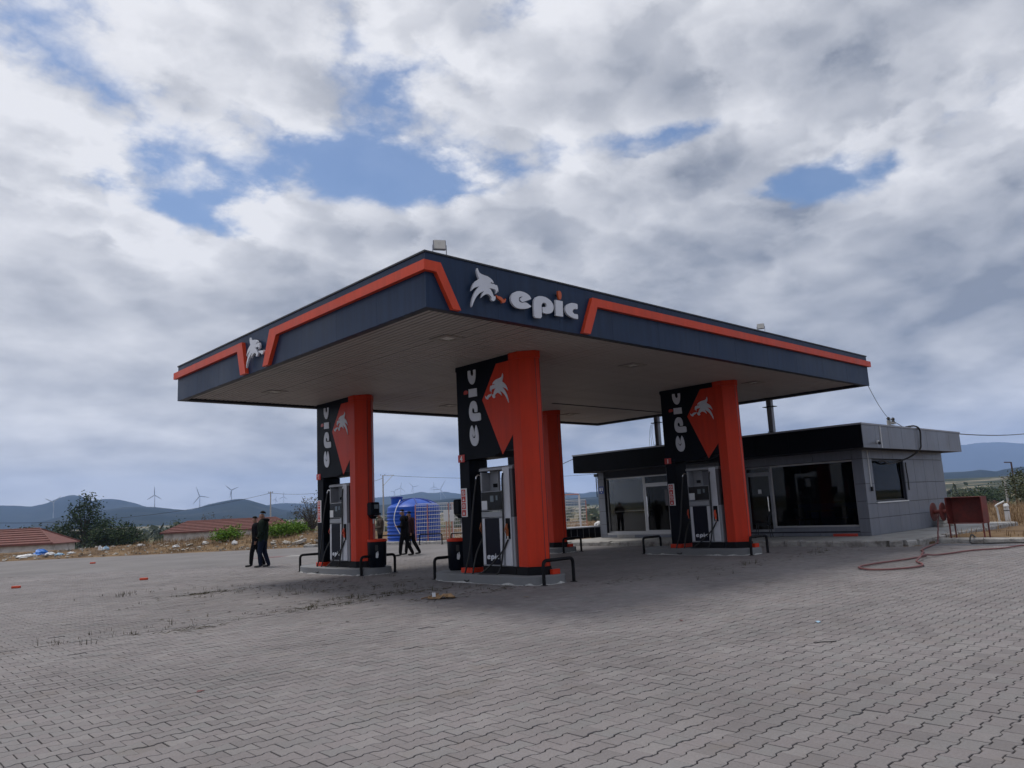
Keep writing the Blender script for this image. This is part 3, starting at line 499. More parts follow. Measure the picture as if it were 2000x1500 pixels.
ridge('hills', [(1407,2862,33),(1513,2807,31),(1654,2726,40),(1828,2612,41),(1931,2537,50),(1998,2485,57),(2096,2403,40),(2222,2287,36),(2318,2189,32),(2407,2091,36),(2468,2020,48),(2533,1937,51),(2606,1838,36),(2749,1618,37),(2884,1364,36)], 0.6, 1.2, 'hill', 14, seed=4)
ridge('mountain', [(8551,3788,364),(8788,3203,431),(8972,2645,451),(9023,2465,462),(9068,2291,446),(9109,2123,415),(9197,1709,397),(9284,1148,258),(9350,311,141)], 0.8, 1.1, 'mountain', 90, seed=5)
ridge('hills', [(3328,1346,67),(3430,1062,65),(3442,1024,63),(3452,989,65),(3459,963,67),(3466,939,61),(3473,914,55),(3479,888,62),(3488,854,67),(3496,821,69),(3530,662,71),(3573,374,37)], 0.7, 1.2, 'hill', 18, seed=6)
ridge('hill_fields', [(1753,707,23),(1804,565,20),(1818,520,20),(1830,475,20),(1841,431,20),(1859,347,21),(1882,194,12)], 0.42, 1.25, 'hillfield', 7, sub=20, seed=7)
# the air between here and the hills
hb = MB().box((-4500, -4500, -40), (10600, 10600, 620)); hm = bpy.data.materials.new('haze'); hm.use_nodes = True; nt = hm.node_tree; nt.nodes.clear()
pvn = nt.nodes.new('ShaderNodeVolumePrincipled'); pvn.inputs['Color'].default_value = (0.42, 0.61, 1.0, 1); pvn.inputs['Density'].default_value = 0.000105; pvn.inputs['Anisotropy'].default_value = 0.0
mo = nt.nodes.new('ShaderNodeOutputMaterial'); nt.links.new(pvn.outputs[0], mo.inputs['Volume']); MATS['haze'] = hm; o = hb.build('haze', 'haze'); tag(o, 'thin blue haze that fades the far hills', 'haze', kind='stuff')
# ------------------------------------------------------------------ canopy
CU, CV, Z0, Z1, ZS = 16.6, 10.9, 4.68, 5.575, 4.745
can = thing('canopy', 'large flat canopy with navy fascia, orange angled trim and slatted soffit', 'canopy')
def fascia(n, L_, fn, last):
    wd = L_ / n
    for i in range(n):
        a0, a1 = i * wd + (0.002 if i else 0), (i + 1) * wd - (0.002 if i < n - 1 else 0)
        mb = MB(); pts = [fn(a0, 0, Z0), fn(a1, 0, Z0), fn(a1, 0, Z1), fn(a0, 0, Z1)]; b = [fn(a0, 0.05, Z0), fn(a1, 0.05, Z0), fn(a1, 0.05, Z1), fn(a0, 0.05, Z1)]
        mb.add(pts + b, [(0,1,2,3), (7,6,5,4), (0,4,5,1), (1,5,6,2), (2,6,7,3), (3,7,4,0)]); mb.build('fascia_panel', 'navy', can)
fascia(11, CU, lambda a, t, z: (a, t, z), 0)                                   # lettered side
fascia(8, CV - 0.052, lambda a, t, z: (t, 0.052 + a, z), 0)                    # side with the emblem alone
fascia(11, CU - 0.052, lambda a, t, z: (0.052 + a, CV - t, z), 0)
fascia(8, CV - 0.104, lambda a, t, z: (CU - t, 0.052 + a, z), 0)
fr = MB()
fr.box((0.052, 0.052, Z0 + 0.004), (0.17, CV - 0.052, Z0 + 0.12)); fr.box((CU - 0.17, 0.052, Z0 + 0.004), (CU - 0.052, CV - 0.052, Z0 + 0.14)); fr.box((0.172, 0.052, Z0 + 0.004), (CU - 0.172, 0.17, Z0 + 0.14)); fr.box((0.172, CV - 0.17, Z0 + 0.004), (CU - 0.172, CV - 0.052, Z0 + 0.14))
fr.build('bottom_flange', 'navy_edge', can)
cp = MB()
for a, b in (((-0.02, -0.02), (CU + 0.02, 0.075)), ((-0.02, CV - 0.075), (CU + 0.02, CV + 0.02)), ((-0.02, 0.077), (0.075, CV - 0.077)), ((CU - 0.075, 0.077), (CU + 0.02, CV - 0.077))): cp.box((*a, Z1 + 0.002), (*b, Z1 + 0.03))
cp.build('coping', 'navy_edge', can)
MB().box((0.07, 0.07, Z1 - 0.25), (CU - 0.07, CV - 0.07, Z1 - 0.12)).build('roof_deck', 'capmetal', can)
sof = MB().box((0.172, 0.172, ZS + 0.035), (CU - 0.172, CV - 0.172, ZS + 0.06)).build('soffit', 'soffit_back', can)
SP = 0.12; ns_ = int((CU - 0.35) / SP); sw = MB().box((0.0, 0.0, 0.0), (SP - 0.034, CV - 0.36, 0.016), ch=0.006).mesh('slat', 'soffit')
for i in range(ns_):
    o = link('slat', sw, sof, (0.178 + i * SP + random.gauss(0, .0006), 0.18, ZS + random.gauss(0, .0012)))
MB().box((10.2, 7.20, ZS - 0.02), (CU - 0.19, 7.26, ZS - 0.003)).build('soffit_joint', 'navy_edge', sof)
# orange trim: square tube bent down beside the signs
tz0, tz1, tb = 5.255, 5.42, Z0 + 0.01
def trimbar(loops, fn): return MB().shape(loops, fn, 0.002, 0.085).build('trim_bar', 'trim', can)
trimbar([(-0.085, tz1), (-0.085, tz0), (0.155, tz0), (0.465, tb), (0.63, tb), (0.245, tz1)], FY)
trimbar([(3.56, tb), (3.765, tb), (4.02, tz0), (CU + 0.09, tz0), (CU + 0.09, tz1), (3.885, tz1)], FY)
trimbar([(0.0, tz1), (0.0, tz0), (5.05, tz0), (5.42, tb), (5.67, tb), (5.345, tz1)], FX)
trimbar([(6.52, tb), (6.79, tb), (6.97, tz0), (CV + 0.09, tz0), (CV + 0.09, tz1), (6.725, tz1)], FX)

# ------------------------------------------------------------------ lettering and emblem
EMB = [(1.001,5.467),(1.017,5.434),(1.039,5.396),(1.077,5.379),(1.14,5.37),(1.217,5.362),(1.279,5.34),(1.325,5.312),(1.351,5.269),(1.325,5.267),(1.294,5.277),(1.277,5.265),(1.279,5.253),(1.31,5.248),(1.353,5.254),(1.398,5.235),(1.413,5.246),(1.424,5.234),(1.439,5.197),(1.445,5.153),(1.439,5.124),(1.426,5.138),(1.416,5.15),(1.408,5.104),(1.39,5.094),(1.392,5.133),(1.383,5.154),(1.348,5.165),(1.291,5.166),(1.241,5.164),(1.275,5.142),(1.308,5.097),(1.327,5.056),(1.34,5.03),(1.37,5.046),(1.376,5.03),(1.371,4.996),(1.351,4.965),(1.328,4.95),(1.3,4.954),(1.263,4.977),(1.285,4.984),(1.282,5.015),(1.262,5.034),(1.228,5.051),(1.186,5.055),(1.15,5.038),(1.099,5.008),(1.055,4.968),(1.071,5.014),(1.095,5.057),(1.12,5.088),(1.074,5.07),(1.017,5.033),(0.959,4.975),(0.922,4.925),(0.885,4.86),(0.847,4.779),(0.841,4.805),(0.851,4.86),(0.875,4.94),(0.906,5.01),(0.943,5.07),(0.98,5.114),(1.023,5.155),(0.974,5.139),(0.925,5.119),(0.883,5.087),(0.851,5.055),(0.862,5.089),(0.878,5.136),(0.908,5.19),(0.952,5.233),(1.002,5.266),(1.028,5.287),(1.005,5.333),(0.991,5.38),(0.987,5.418)]
EFL = [(1.393,5.068),(1.428,5.055),(1.471,5.056),(1.514,5.046),(1.542,5.023),(1.57,5.007),(1.593,5.019),(1.602,5.043),(1.613,5.022),(1.599,4.986),(1.574,4.962),(1.538,4.949),(1.516,4.957),(1.503,4.983),(1.461,4.999),(1.426,5.015),(1.405,5.035)]
LET = {'e': [(2.223,5.127),(2.187,5.176),(2.127,5.207),(2.051,5.224),(1.959,5.228),(1.882,5.213),(1.804,5.178),(1.756,5.136),(1.731,5.086),(1.727,5.029),(1.746,4.981),(1.796,4.937),(1.862,4.913),(1.953,4.909),(2.045,4.923),(2.14,4.949),(2.218,4.992),(2.107,5.04),(2.054,5.043),(1.983,5.021),(1.93,5.03),(1.907,5.066),(1.923,5.105),(1.968,5.133),(2.006,5.135),(1.998,5.123),(1.958,5.105),(1.937,5.079),(1.963,5.056),(1.999,5.035)],
 'p': [(2.284,5.104),(2.303,5.142),(2.345,5.184),(2.411,5.212),(2.501,5.223),(2.589,5.217),(2.677,5.189),(2.74,5.151),(2.774,5.096),(2.775,5.037),(2.751,4.98),(2.698,4.94),(2.615,4.916),(2.533,4.913),(2.486,4.924),(2.49,5.024),(2.542,5.024),(2.584,5.042),(2.602,5.07),(2.588,5.098),(2.548,5.11),(2.508,5.103),(2.478,5.075),(2.465,5.038),(2.458,4.808),(2.27,4.8),(2.272,5.009)],
 'i': [(2.836,5.21),(3.025,5.209),(3.013,4.918),(2.828,4.913)],
 'c': [(3.429,5.217),(3.422,5.118),(3.358,5.117),(3.313,5.104),(3.281,5.069),(3.285,5.039),(3.323,5.014),(3.42,5.021),(3.42,4.926),(3.324,4.928),(3.221,4.944),(3.138,4.975),(3.09,5.023),(3.081,5.076),(3.109,5.135),(3.173,5.183),(3.262,5.217),(3.35,5.223)]}
IFL = [(2.918,5.39),(2.952,5.398),(2.982,5.392),(3.003,5.359),(3.007,5.307),(2.986,5.249),(2.964,5.231),(2.931,5.241),(2.917,5.281),(2.915,5.335)]
def smooth2(l, n=2):      # soften a traced outline a little
    for _ in range(n - 1):
        o = []
        for i in range(len(l)):
            a, b = l[i], l[(i + 1) % len(l)]; o += [(a[0]*.85 + b[0]*.15, a[1]*.85 + b[1]*.15), (a[0]*.15 + b[0]*.85, a[1]*.15 + b[1]*.85)]
        l = o
    return l
sg = thing('fascia_sign', 'raised white epic lettering with flaming emblem on the navy fascia', 'sign')
def signpart(name, outl, matn, fn, t0, t1, parent): return MB().shape(outl, fn, t0, t1).build(name, matn, parent)
signpart('emblem', EMB, 'letter', FY, 0.06, 0.10, sg); signpart('emblem_flame', EFL, 'flame', FY, 0.06, 0.10, sg)
for k in 'epic': signpart('letter', smooth2(LET[k]) if k != 'i' else LET[k], 'letter', FY, 0.06, 0.10, sg)
signpart('letter_flame', IFL, 'flame', FY, 0.06, 0.10, sg)
st = MB()
for x, z in ((1.2, 5.2), (1.06, 5.06), (1.9, 5.18), (2.1, 4.95), (2.36, 4.9), (2.6, 5.15), (2.92, 5.1), (2.95, 4.96), (3.15, 5.1), (3.36, 4.97), (2.96, 5.33), (1.55, 4.985)): st.box((x - .012, -0.062, z - .012), (x + .012, 0.003, z + .012))
st.build('standoff', 'navy_edge', sg)
se = thing('emblem_sign', 'raised white beast head emblem between two orange trim bars', 'sign')
ex = lambda a, b, t: (-t, 6.44 - (a - 0.845) * (0.86 / 0.77), 4.79 + (b - 4.779) * 0.94)
signpart('emblem', EMB, 'letter', ex, 0.06, 0.10, se); signpart('emblem_flame', EFL, 'letter', ex, 0.06, 0.10, se)
st = MB()
for y, z in ((6.05, 5.2), (6.1, 5.1), (5.66, 4.975)): st.box((-0.062, y - .012, z - .012), (0.003, y + .012, z + .012))
st.build('standoff', 'navy_edge', se)

# ------------------------------------------------------------------ recessed soffit lights
def soffit_light(x, y, label, lit=False):
    t = thing('soffit_light', label, 'ceiling light', (x, y, ZS), 0, 'recessed lights in the canopy soffit')
    f_ = MB(); a, b = 0.24, 0.13
    for p, q_ in (((-a, -a), (a, -b)), ((-a, b), (a, a)), ((-a, -b), (-b, b)), ((b, -b), (a, b))): f_.box((*p, -0.018), (*q_, -0.003))
    f_.build('frame', 'lensframe', t); MB().box((-b, -b, -0.004), (b, b, 0.004), ch=0.003).build('diffuser', 'lens', t)
    mb = MB()
    for s in (-1, 1): mb.box((s*(a+.02) - .004, -a, -0.006), (s*(a+.02) + .004, a, -0.001))
    mb.build('gap_strip', 'navy_edge', t)
for x, y, l in ((1.80, 1.78, 'square recessed soffit light nearest the lettered canopy corner'), (7.33, 1.75, 'square recessed soffit light halfway along the lettered side'), (12.81, 1.72, 'square recessed soffit light above the columns facing the store'),
                (1.70, 8.84, 'square recessed soffit light near the far end of the emblem side'), (7.50, 9.02, 'square recessed soffit light behind the frontmost column board'), (12.9, 9.0, 'square recessed soffit light beyond the dark soffit joint')): soffit_light(x, y, l)
# ------------------------------------------------------------------ floodlights on the coping
def flood(x, y, ang, s, label):
    t = thing('floodlight', label, 'floodlight', (x, y, Z1 + 0.03), ang, 'floodlights on top of the canopy')
    MB().box((-0.15*s, -0.03, 0.10*s), (0.15*s, 0.03, 0.34*s), ch=0.012).build('housing', 'capmetal', t); MB().box((-0.13*s, -0.036, 0.12*s), (0.13*s, -0.031, 0.32*s)).build('lens', 'lens', t)
    for q_ in (-1, 1): MB().box((q_*0.158*s - .006, -0.012, 0.0), (q_*0.158*s + .006, 0.012, 0.22*s)).build('bracket', 'capmetal', t)
flood(0.32, 0.03, R(-28), 0.70, 'grey floodlight on the canopy corner above the orange trim'); flood(10.42, 0.03, R(-62), 0.58, 'small floodlight halfway along the lettered canopy side')

# ------------------------------------------------------------------ pump islands: kerb, clad column, pump, hoops
def island(cx_, cy_, HL, label):
    t = thing('pump_island', label, 'island', (cx_, cy_, 0), 0, 'concrete pump islands')
    def ol(hw, hl):
        p = []
        for k in range(48):
            a = 2 * math.pi * k / 48; c_, s_ = math.cos(a), math.sin(a); p.append((hw * math.copysign(abs(c_)**0.62, c_), hl * math.copysign(abs(s_)**0.5, s_)))
        return p
    def ringmesh(lv):
        mb = MB(); n = 48
        for o_, z in lv: mb.v += [(x, y, z) for x, y in o_]
        for i in range(len(lv) - 1): mb.f += [(i*n+k, i*n+(k+1) % n, (i+1)*n+(k+1) % n, (i+1)*n+k) for k in range(n)]
        mb.f.append(tuple((len(lv)-1)*n + k for k in range(n))); mb.m = [0]*len(mb.f); return mb
    ringmesh([(ol(0.60, HL), -0.03), (ol(0.60, HL), 0.155), (ol(0.585, HL - .015), 0.172), (ol(0.56, HL - .04), 0.18)]).build('kerb', 'island', t, smooth=True)
    mb = MB(); n = 96; o_ = [(0.603 * math.copysign(abs(math.cos(a))**0.62, math.cos(a)), (HL + .003) * math.copysign(abs(math.sin(a))**0.5, math.sin(a))) for a in [2*math.pi*k/n for k in range(n)]]
    hh = [max(0.004, 0.014 + 0.018 * math.sin(k * 0.9 + cx_) + random.gauss(0, 0.010)) for k in range(n)]
    mb.v = [(x * 1.012, y * 1.005, -0.006) for x, y in o_] + [(x*1.001, y*1.001, h) for (x, y), h in zip(o_, hh)]; mb.f = [(k, (k+1) % n, n+(k+1) % n, n+k) for k in range(n)]; mb.m = [0]*n
    mb.build('mortar_fillet', 'mortar', t)
    return t
BZ0, BZ1, TH = 2.62, ZS - 0.004, 0.285         # board: bottom, top, half thickness
def column(cx_, y0, num, label, full=True):   # local y: 0 at the outer post, growing towards the pump and the orange shaft (world -Y)
    t = thing('clad_column', label, 'column', (cx_, y0, 0.18), 0, 'orange and black clad columns of the canopy'); zb = -0.18
    Yl = lambda a: -a
    def xface(a, b, tt): return (-TH - tt, Yl(a), b + zb)
    # black board with slanted lower edge, post below it
    bd = [(-0.03, BZ1), (-0.03, BZ1 - 0.10), (0.0, BZ1 - 0.10), (0.0, 2.66), (0.04, BZ0), (1.12, BZ0), (1.46, 2.72), (1.82, 2.72), (1.82, BZ1)]
    MB().shape(bd, lambda a, b, tt: (tt, Yl(a), b + zb), -TH, TH).build('board', 'black', t)
    MB().box((-TH + 0.015, Yl(0.32), 0.11), (TH - 0.015, Yl(-0.02), BZ0 + zb - 0.004), ch=0.012).build('post', 'black', t)
    MB().box((-TH - 0.03, Yl(0.34), 0.0), (TH + 0.03, Yl(-0.04), 0.106), ch=0.006).build('post_shoe', 'orange', t)
    MB().box((-0.02, Yl(1.64), 2.41 - 0.18), (0.03, Yl(1.60), 2.72 - 0.18 - .004)).build('stay', 'black', t)
    for s in (1, -1):
        fc = lambda a, b, tt, s=s: (-s * (TH + tt), Yl(a), b + zb)
        MB().shape([(0.88, 3.88), (1.47, 2.64), (1.815, 3.03), (1.815, 4.60), (1.38, 4.60)], fc, 0.001, 0.006).build('diamond_panel', 'orange', t)
        if s == -1 and not full: continue
        def el(a, b): return (a, b)
        em = lambda a, b, tt, s=s: (-s * (TH + tt), Yl(1.00 + (1.613 - a) * (0.74 / 0.77)), zb + 3.70 + (b - 4.779) * (0.66 / 0.69))
        MB().shape(EMB, em, 0.008, 0.02).build('emblem', 'letter', t); MB().shape(EFL, em, 0.008, 0.02).build('emblem_flame', 'letter', t)
        for k, z0_, z1_, w0, w1 in (('e', 2.90, 3.37, 1.727, 2.223), ('p', 3.44, 3.90, 2.27, 2.775), ('i', 3.99, 4.18, 2.828, 3.025), ('c', 4.27, 4.60, 3.081, 3.429)):
            lf = lambda a, b, tt, s=s: (-s * (TH + tt), Yl(0.72 - (b - 4.91) * 0.95), zb + z0_ + (a - w0) / (w1 - w0) * (z1_ - z0_))
            MB().shape(smooth2(LET[k]) if k != 'i' else LET[k], lf, 0.004, 0.016).build('letter', 'letter', t)
        lf = lambda a, b, tt, s=s: (-s * (TH + tt), Yl(0.72 - (b - 4.91) * 0.95), zb + 3.99 + (a - 2.828)); MB().shape(IFL, lf, 0.004, 0.014).build('letter_flame', 'diamond', t)
    # orange shaft, faceted, with head collar and black plinth
    def oct_(g, y_a, y_b): return [(-TH - g, Yl(y_a)), (-TH - g, Yl(y_b - 0.25)), (-0.075, Yl(y_b + g)), (0.075, Yl(y_b + g)), (TH + g, Yl(y_b - 0.25)), (TH + g, Yl(y_a))]
    MB().prism(oct_(0.012, 1.822, 2.33), 0.165, BZ1 + zb - 0.15).build('shaft', 'orange', t)
    MB().prism(oct_(0.03, 1.80, 2.33), BZ1 + zb - 0.148, BZ1 + zb).build('collar', 'orange', t)
    mb = MB()
    for s in (-1, 1): mb.box((s * 0.06 - 0.005, Yl(2.346), 0.17), (s * 0.06 + 0.005, Yl(2.33), BZ1 + zb - 0.16))
    mb.build('cover_joint', 'navy_edge', t)
    MB().prism(oct_(0.03, 1.76, 2.33), 0.0, 0.163).build('plinth', 'blackmatte', t)
    MB().box((0.02, Yl(2.45), 0.0), (TH - 0.05, Yl(2.365), 0.10), ch=0.006).build('shaft_shoe', 'orange', t)
    # number plates and warning strip on the post
    MB().box((-TH - 0.012, Yl(0.20), 2.58 + zb), (-TH - 0.002, Yl(-0.025), 2.745 + zb)).build('number_plate', 'signred', t)
    for s in (1, -1):
        wb = MB().box((-s*TH + (-0.010 if s > 0 else 0.002) , Yl(0.235), 1.38 + zb), (-s*TH + (-0.002 if s > 0 else 0.010), Yl(0.03), 2.0 + zb)).build('warning_strip', 'white', t)
        for k in range(4):
            z = 1.40 + k * 0.148 + zb; xs = -s*TH + (-0.014 if s > 0 else 0.0102); MB().box((xs, Yl(0.185), z), (xs + 0.004, Yl(0.05), z + 0.132)).build('warning_sign', 'signred', wb)
            if s > 0:
                ri = [(0.118 + 0.045 * math.cos(q), z + 0.066 + 0.045 * math.sin(q)) for q in [2*math.pi*j/14 for j in range(14)]]; ro = [(0.118 + 0.033 * math.cos(q), z + 0.066 + 0.033 * math.sin(q)) for q in [2*math.pi*j/14 for j in range(14)]]
                rg = MB()
                if k in (3, 1): rg.shape([ri, ro[::-1]], lambda a, b, tt: (-TH - tt, Yl(a), b), 0.0145, 0.017); rg.shape([(0.09, z + .09), (0.098, z + .098), (0.146, z + .045), (0.138, z + .037)], lambda a, b, tt: (-TH - tt, Yl(a), b), 0.0145, 0.0165)
                elif k == 2: rg.shape([(0.09, z + .03), (0.146, z + .03), (0.146, z + .06), (0.125, z + .06), (0.118, z + .10), (0.108, z + .10), (0.11, z + .06), (0.09, z + .06)], lambda a, b, tt: (-TH - tt, Yl(a), b), 0.0145, 0.0165)
                else: rg.shape([(0.085, z + .03), (0.151, z + .03), (0.118, z + .10)], lambda a, b, tt: (-TH - tt, Yl(a), b), 0.0145, 0.0165)
                rg.build('pictogram', 'white', wb)
    if num:
        cu_ = bpy.data.curves.new('number', 'FONT'); cu_.body = num; cu_.size = 0.17; cu_.extrude = 0.002; cu_.align_x = 'CENTER'; cu_.offset = 0.004
        to = bpy.data.objects.new('number', cu_); COL.objects.link(to); dg = bpy.context.evaluated_depsgraph_get(); me = bpy.data.meshes.new_from_object(to.evaluated_get(dg)); bpy.data.objects.remove(to)
        me.materials.clear(); me.materials.append(MATS['white']); me.transform(Matrix(((0, 0, -1, -TH - 0.0145), (-1, 0, 0, Yl(0.0875)), (0, 1, 0, 2.60 + zb), (0, 0, 0, 1)))); link('number', me, t)
    return t
def pump(cx_, y_a, label, nz, brand=True):    # y_a: edge next to the post; 1.08 m wide towards -Y
    t = thing('fuel_pump', label, 'fuel pump', (cx_, y_a, 0.18), 0, 'fuel pumps on the islands'); W_ = 1.06; dd = 0.27
    Yl = lambda a: -a
    MB().box((-dd - 0.01, Yl(W_ - 0.01), 0.0), (dd + 0.01, Yl(0.01), 0.155), ch=0.008).build('base', 'blackmatte', t)
    MB().box((-dd, Yl(W_ - 0.02), 0.158), (dd, Yl(0.02), 1.16), ch=0.01).build('cabinet', 'pumpgrey', t)
    MB().box((-dd, Yl(0.72), 1.30), (dd, Yl(0.02), 1.72), ch=0.01).build('control_head', 'pumpgrey', t)
    for s in (1, -1):
        xx = -s * dd; out = -s
        def fb(name, a0, a1, z0, z1, p0, p1, mt, ch=0.004):
            x0_, x1_ = xx + out * p0, xx + out * p1; return MB().box((min(x0_, x1_), Yl(a1), z0), (max(x0_, x1_), Yl(a0), z1), ch=ch).build(name, mt, t)
        fb('door_frame', 0.05, 0.13, 0.19, 1.14, 0.001, 0.02, 'pumplight'); fb('door_frame', 0.60, 0.70, 0.19, 1.14, 0.001, 0.02, 'pumplight')
        fb('door_panel', 0.134, 0.596, 0.19, 1.15, 0.001, 0.014, 'pumpdark')
        fb('waist_band', 0.03, 0.70, 1.17, 1.285, -0.05, 0.012, 'pumpgrey')
        fb('display', 0.05, 0.69, 1.32, 1.70, 0.001, 0.016, 'screen', 0.003); fb('notice', 0.06, 0.24, 1.33, 1.52, 0.018, 0.021, 'paper', 0); fb('lcd_window', 0.34, 0.45, 1.49, 1.62, 0.0165, 0.019, 'lcd', 0); fb('lcd_window', 0.52, 0.58, 1.52, 1.62, 0.0165, 0.019, 'lcd', 0)
        if brand and s == 1:
            for k in 'epic': MB().shape(smooth2(LET[k]) if k != 'i' else LET[k], lambda a, b, tt: (-dd - tt, Yl(0.17 + (a - 1.727) * 0.225), 0.30 + (b - 4.91) * 0.27), 0.015, 0.019).build('letter', 'letter', t)
            MB().shape([(2.86, 5.26), (2.99, 5.26), (2.93, 5.36)], lambda a, b, tt: (-dd - tt, Yl(0.17 + (a - 1.727) * 0.225), 0.30 + (b - 4.91) * 0.27), 0.015, 0.019).build('letter_flame', 'letter', t)
        fb('side_cover', 0.76, W_ - 0.09, 0.17, 2.20, 0.001, 0.03, 'pumplight', 0.012); fb('holster', 0.82, 0.95, 0.72, 1.14, 0.031, 0.042, 'blackmatte', 0.01)
    # open head frame: two uprights, roof, one back sheet
    MB().box((-dd, Yl(0.07), 1.724), (dd, Yl(0.02), 2.13), ch=0.006).build('head_post', 'pumpgrey', t)
    MB().box((-dd, Yl(W_ - 0.02), 1.162), (dd, Yl(0.73), 2.15), ch=0.008).build('hose_tower', 'pumpside', t)
    mb = MB(); pr = [(-dd - .01, 2.155), (-dd - .01, 2.20), (-dd + .04, 2.23), (dd - .04, 2.23), (dd + .01, 2.20), (dd + .01, 2.155)]; n = len(pr)
    mb.v = [(x, Yl(0.0), z) for x, z in pr] + [(x, Yl(W_), z) for x, z in pr]; mb.f = [(i, (i+1) % n, n+(i+1) % n, n+i) for i in range(n)] + [tuple(range(n)), tuple(range(n, 2*n))[::-1]]; mb.m = [0]*len(mb.f); mb.build('head_roof', 'pumpgrey', t)
    MB().box((-0.03, Yl(0.34), 1.724), (0.03, Yl(0.072), 2.15)).build('head_sheet', 'pumpgrey', t); MB().box((-0.045, Yl(0.31), 1.80), (-0.031, Yl(0.18), 1.88)).build('counter', 'screen', t)
    def nozzle(x, y, z, s):
        n_ = MB(); n_.tube(arc([(x, y, z - 0.10), (x - s*.005, y, z), (x - s*.03, y, z + .08), (x - s*.005, y, z + .15)], 4), [0.026]*4 + [0.034]*5 + [0.026]*3 + [0.014], 8); n_.tube(arc([(x - s*.03, y, z + .07), (x - s*.085, y, z + .03), (x - s*.03, y, z - .06)], 4), 0.007, 6)
        o = n_.build('nozzle', nz, t, smooth=True); MB().tube([(x, y, z - 0.10), (x + .004, y, z - 0.17)], 0.016, 8).build('swivel', 'chrome', o, smooth=True); return o
    def hose(pts, r=0.0185): return MB().tube(arc(pts, 7), r, 8).build('hose', 'rubber', t, smooth=True)
    hx = -dd - 0.055
    nozzle(hx, Yl(0.885), 0.88, 1)
    hose([(-dd - 0.035, Yl(0.80), 2.08), (-dd - 0.05, Yl(0.78), 1.9), (-dd - .055, Yl(0.775), 1.3), (-dd - .06, Yl(0.73), 0.5), (-dd - .10, Yl(0.62), 0.05), (-dd - .14, Yl(0.40), 0.012), (-dd - .19, Yl(0.10), 0.012), (-dd - .17, Yl(0.16), 0.03), (-dd - .12, Yl(0.45), 0.22), (-dd - .06, Yl(0.74), 0.50), (hx + .004, Yl(0.885), 0.71)])
    MB().tube([(-dd - .001, Yl(0.80), 2.08), (-dd - .045, Yl(0.80), 2.085)], 0.02, 8).build('hose_outlet', 'chrome', t, smooth=True)
    MB().box((-0.25, 0.0, 0.74), (-0.11, 0.035, 1.16), ch=0.008).build('holster', 'blackmatte', t)
    nozzle(-0.18, 0.075, 0.92, 1)
    MB().tube(arc([(-0.25, -0.03, 2.06), (-0.26, 0.05, 2.085), (-0.27, 0.10, 2.05), (-0.27, 0.115, 2.0)], 4), 0.017, 8).build('hose_outlet', 'chrome', t, smooth=True)
    hose([(-0.27, 0.115, 2.0), (-0.36, 0.15, 1.4), (-0.40, 0.26, 0.5), (-0.43, 0.42, 0.0), (-0.50, 0.36, -0.12), (-0.52, 0.22, -0.14), (-0.46, 0.14, -0.02), (-0.36, 0.10, 0.4), (-0.176, 0.075, 0.75)])
    # the same on the other driving side
    nozzle(-hx, Yl(0.885), 0.88, -1)
    hose([(dd + 0.035, Yl(0.80), 2.08), (dd + .06, Yl(0.78), 1.5), (dd + .10, Yl(0.8), 0.6), (dd + .26, Yl(1.25), 0.06), (dd + .12, Yl(1.1), 0.22), (-hx - .004, Yl(0.885), 0.71)])
    return t
def hoop(x0, x1, y, label, dirx=True, h=0.47, grp='black tubular hoops at the island ends', name='barrier_hoop', r=0.035):
    a, b = (Vector((x0, y, 0)), Vector((x1, y, 0))) if dirx else (Vector(x0), Vector(x1)); z = Vector((0, 0, h)); t = thing(name, label, 'barrier', a, 0, grp); d = b - a
    pts = [Vector((0, 0, -0.004))] + bend((0, 0, 0), z, z + d, 0.10) + bend(z, z + d, d, 0.10) + [d + Vector((0, 0, -0.004))]
    MB().tube(pts, r, 12).build('tube', 'blackmatte', t, smooth=True)
    for q_ in (Vector((0, 0, 0)), d): MB().lathe([(0.075, -0.003), (0.075, 0.006), (0.04, 0.008)], 14, q_).build('foot_plate', 'blackmatte', t)
UX = (4.085, 11.82); UY = (4.05, 10.55)
WHERE = {(0, 0): ('nearest the lettered canopy corner', 'frontmost'), (0, 1): ('nearest the two men walking', 'by the walking men'), (1, 0): ('in front of the store glazing', 'by the store'), (1, 1): ('hidden behind the frontmost column', 'rearmost')}
for (i, j), (wh, sh_) in WHERE.items():
    x, y = UX[i], UY[j]
    if (i, j) == (1, 1): x -= .17; y += .16
    island(x + .08, y - .70 if j == 0 or i == 1 else y - .80, 1.78 if j == 0 or i == 1 else 1.90, f'grey concrete pump island with rounded ends, {wh}')
    column(x, y, {(0, 0): '4', (0, 1): '6', (1, 0): '1', (1, 1): None}[(i, j)], f'orange shaft and black epic board column {wh}')
    pump(x, y - 0.66, f'grey two sided fuel pump {wh}', 'nozzle' if (i, j) == (0, 0) else 'nozzle_red')
    hoop(x - (0.29 if (i, j) != (0, 1) else .41), x + (0.56 if (i, j) != (0, 1) else .62), y - 2.50, f'black hoop at the orange shaft end of the island {wh}'); hoop(x - 0.29, x + 0.56, y + 1.03, f'black hoop at the black post end of the island {wh}')
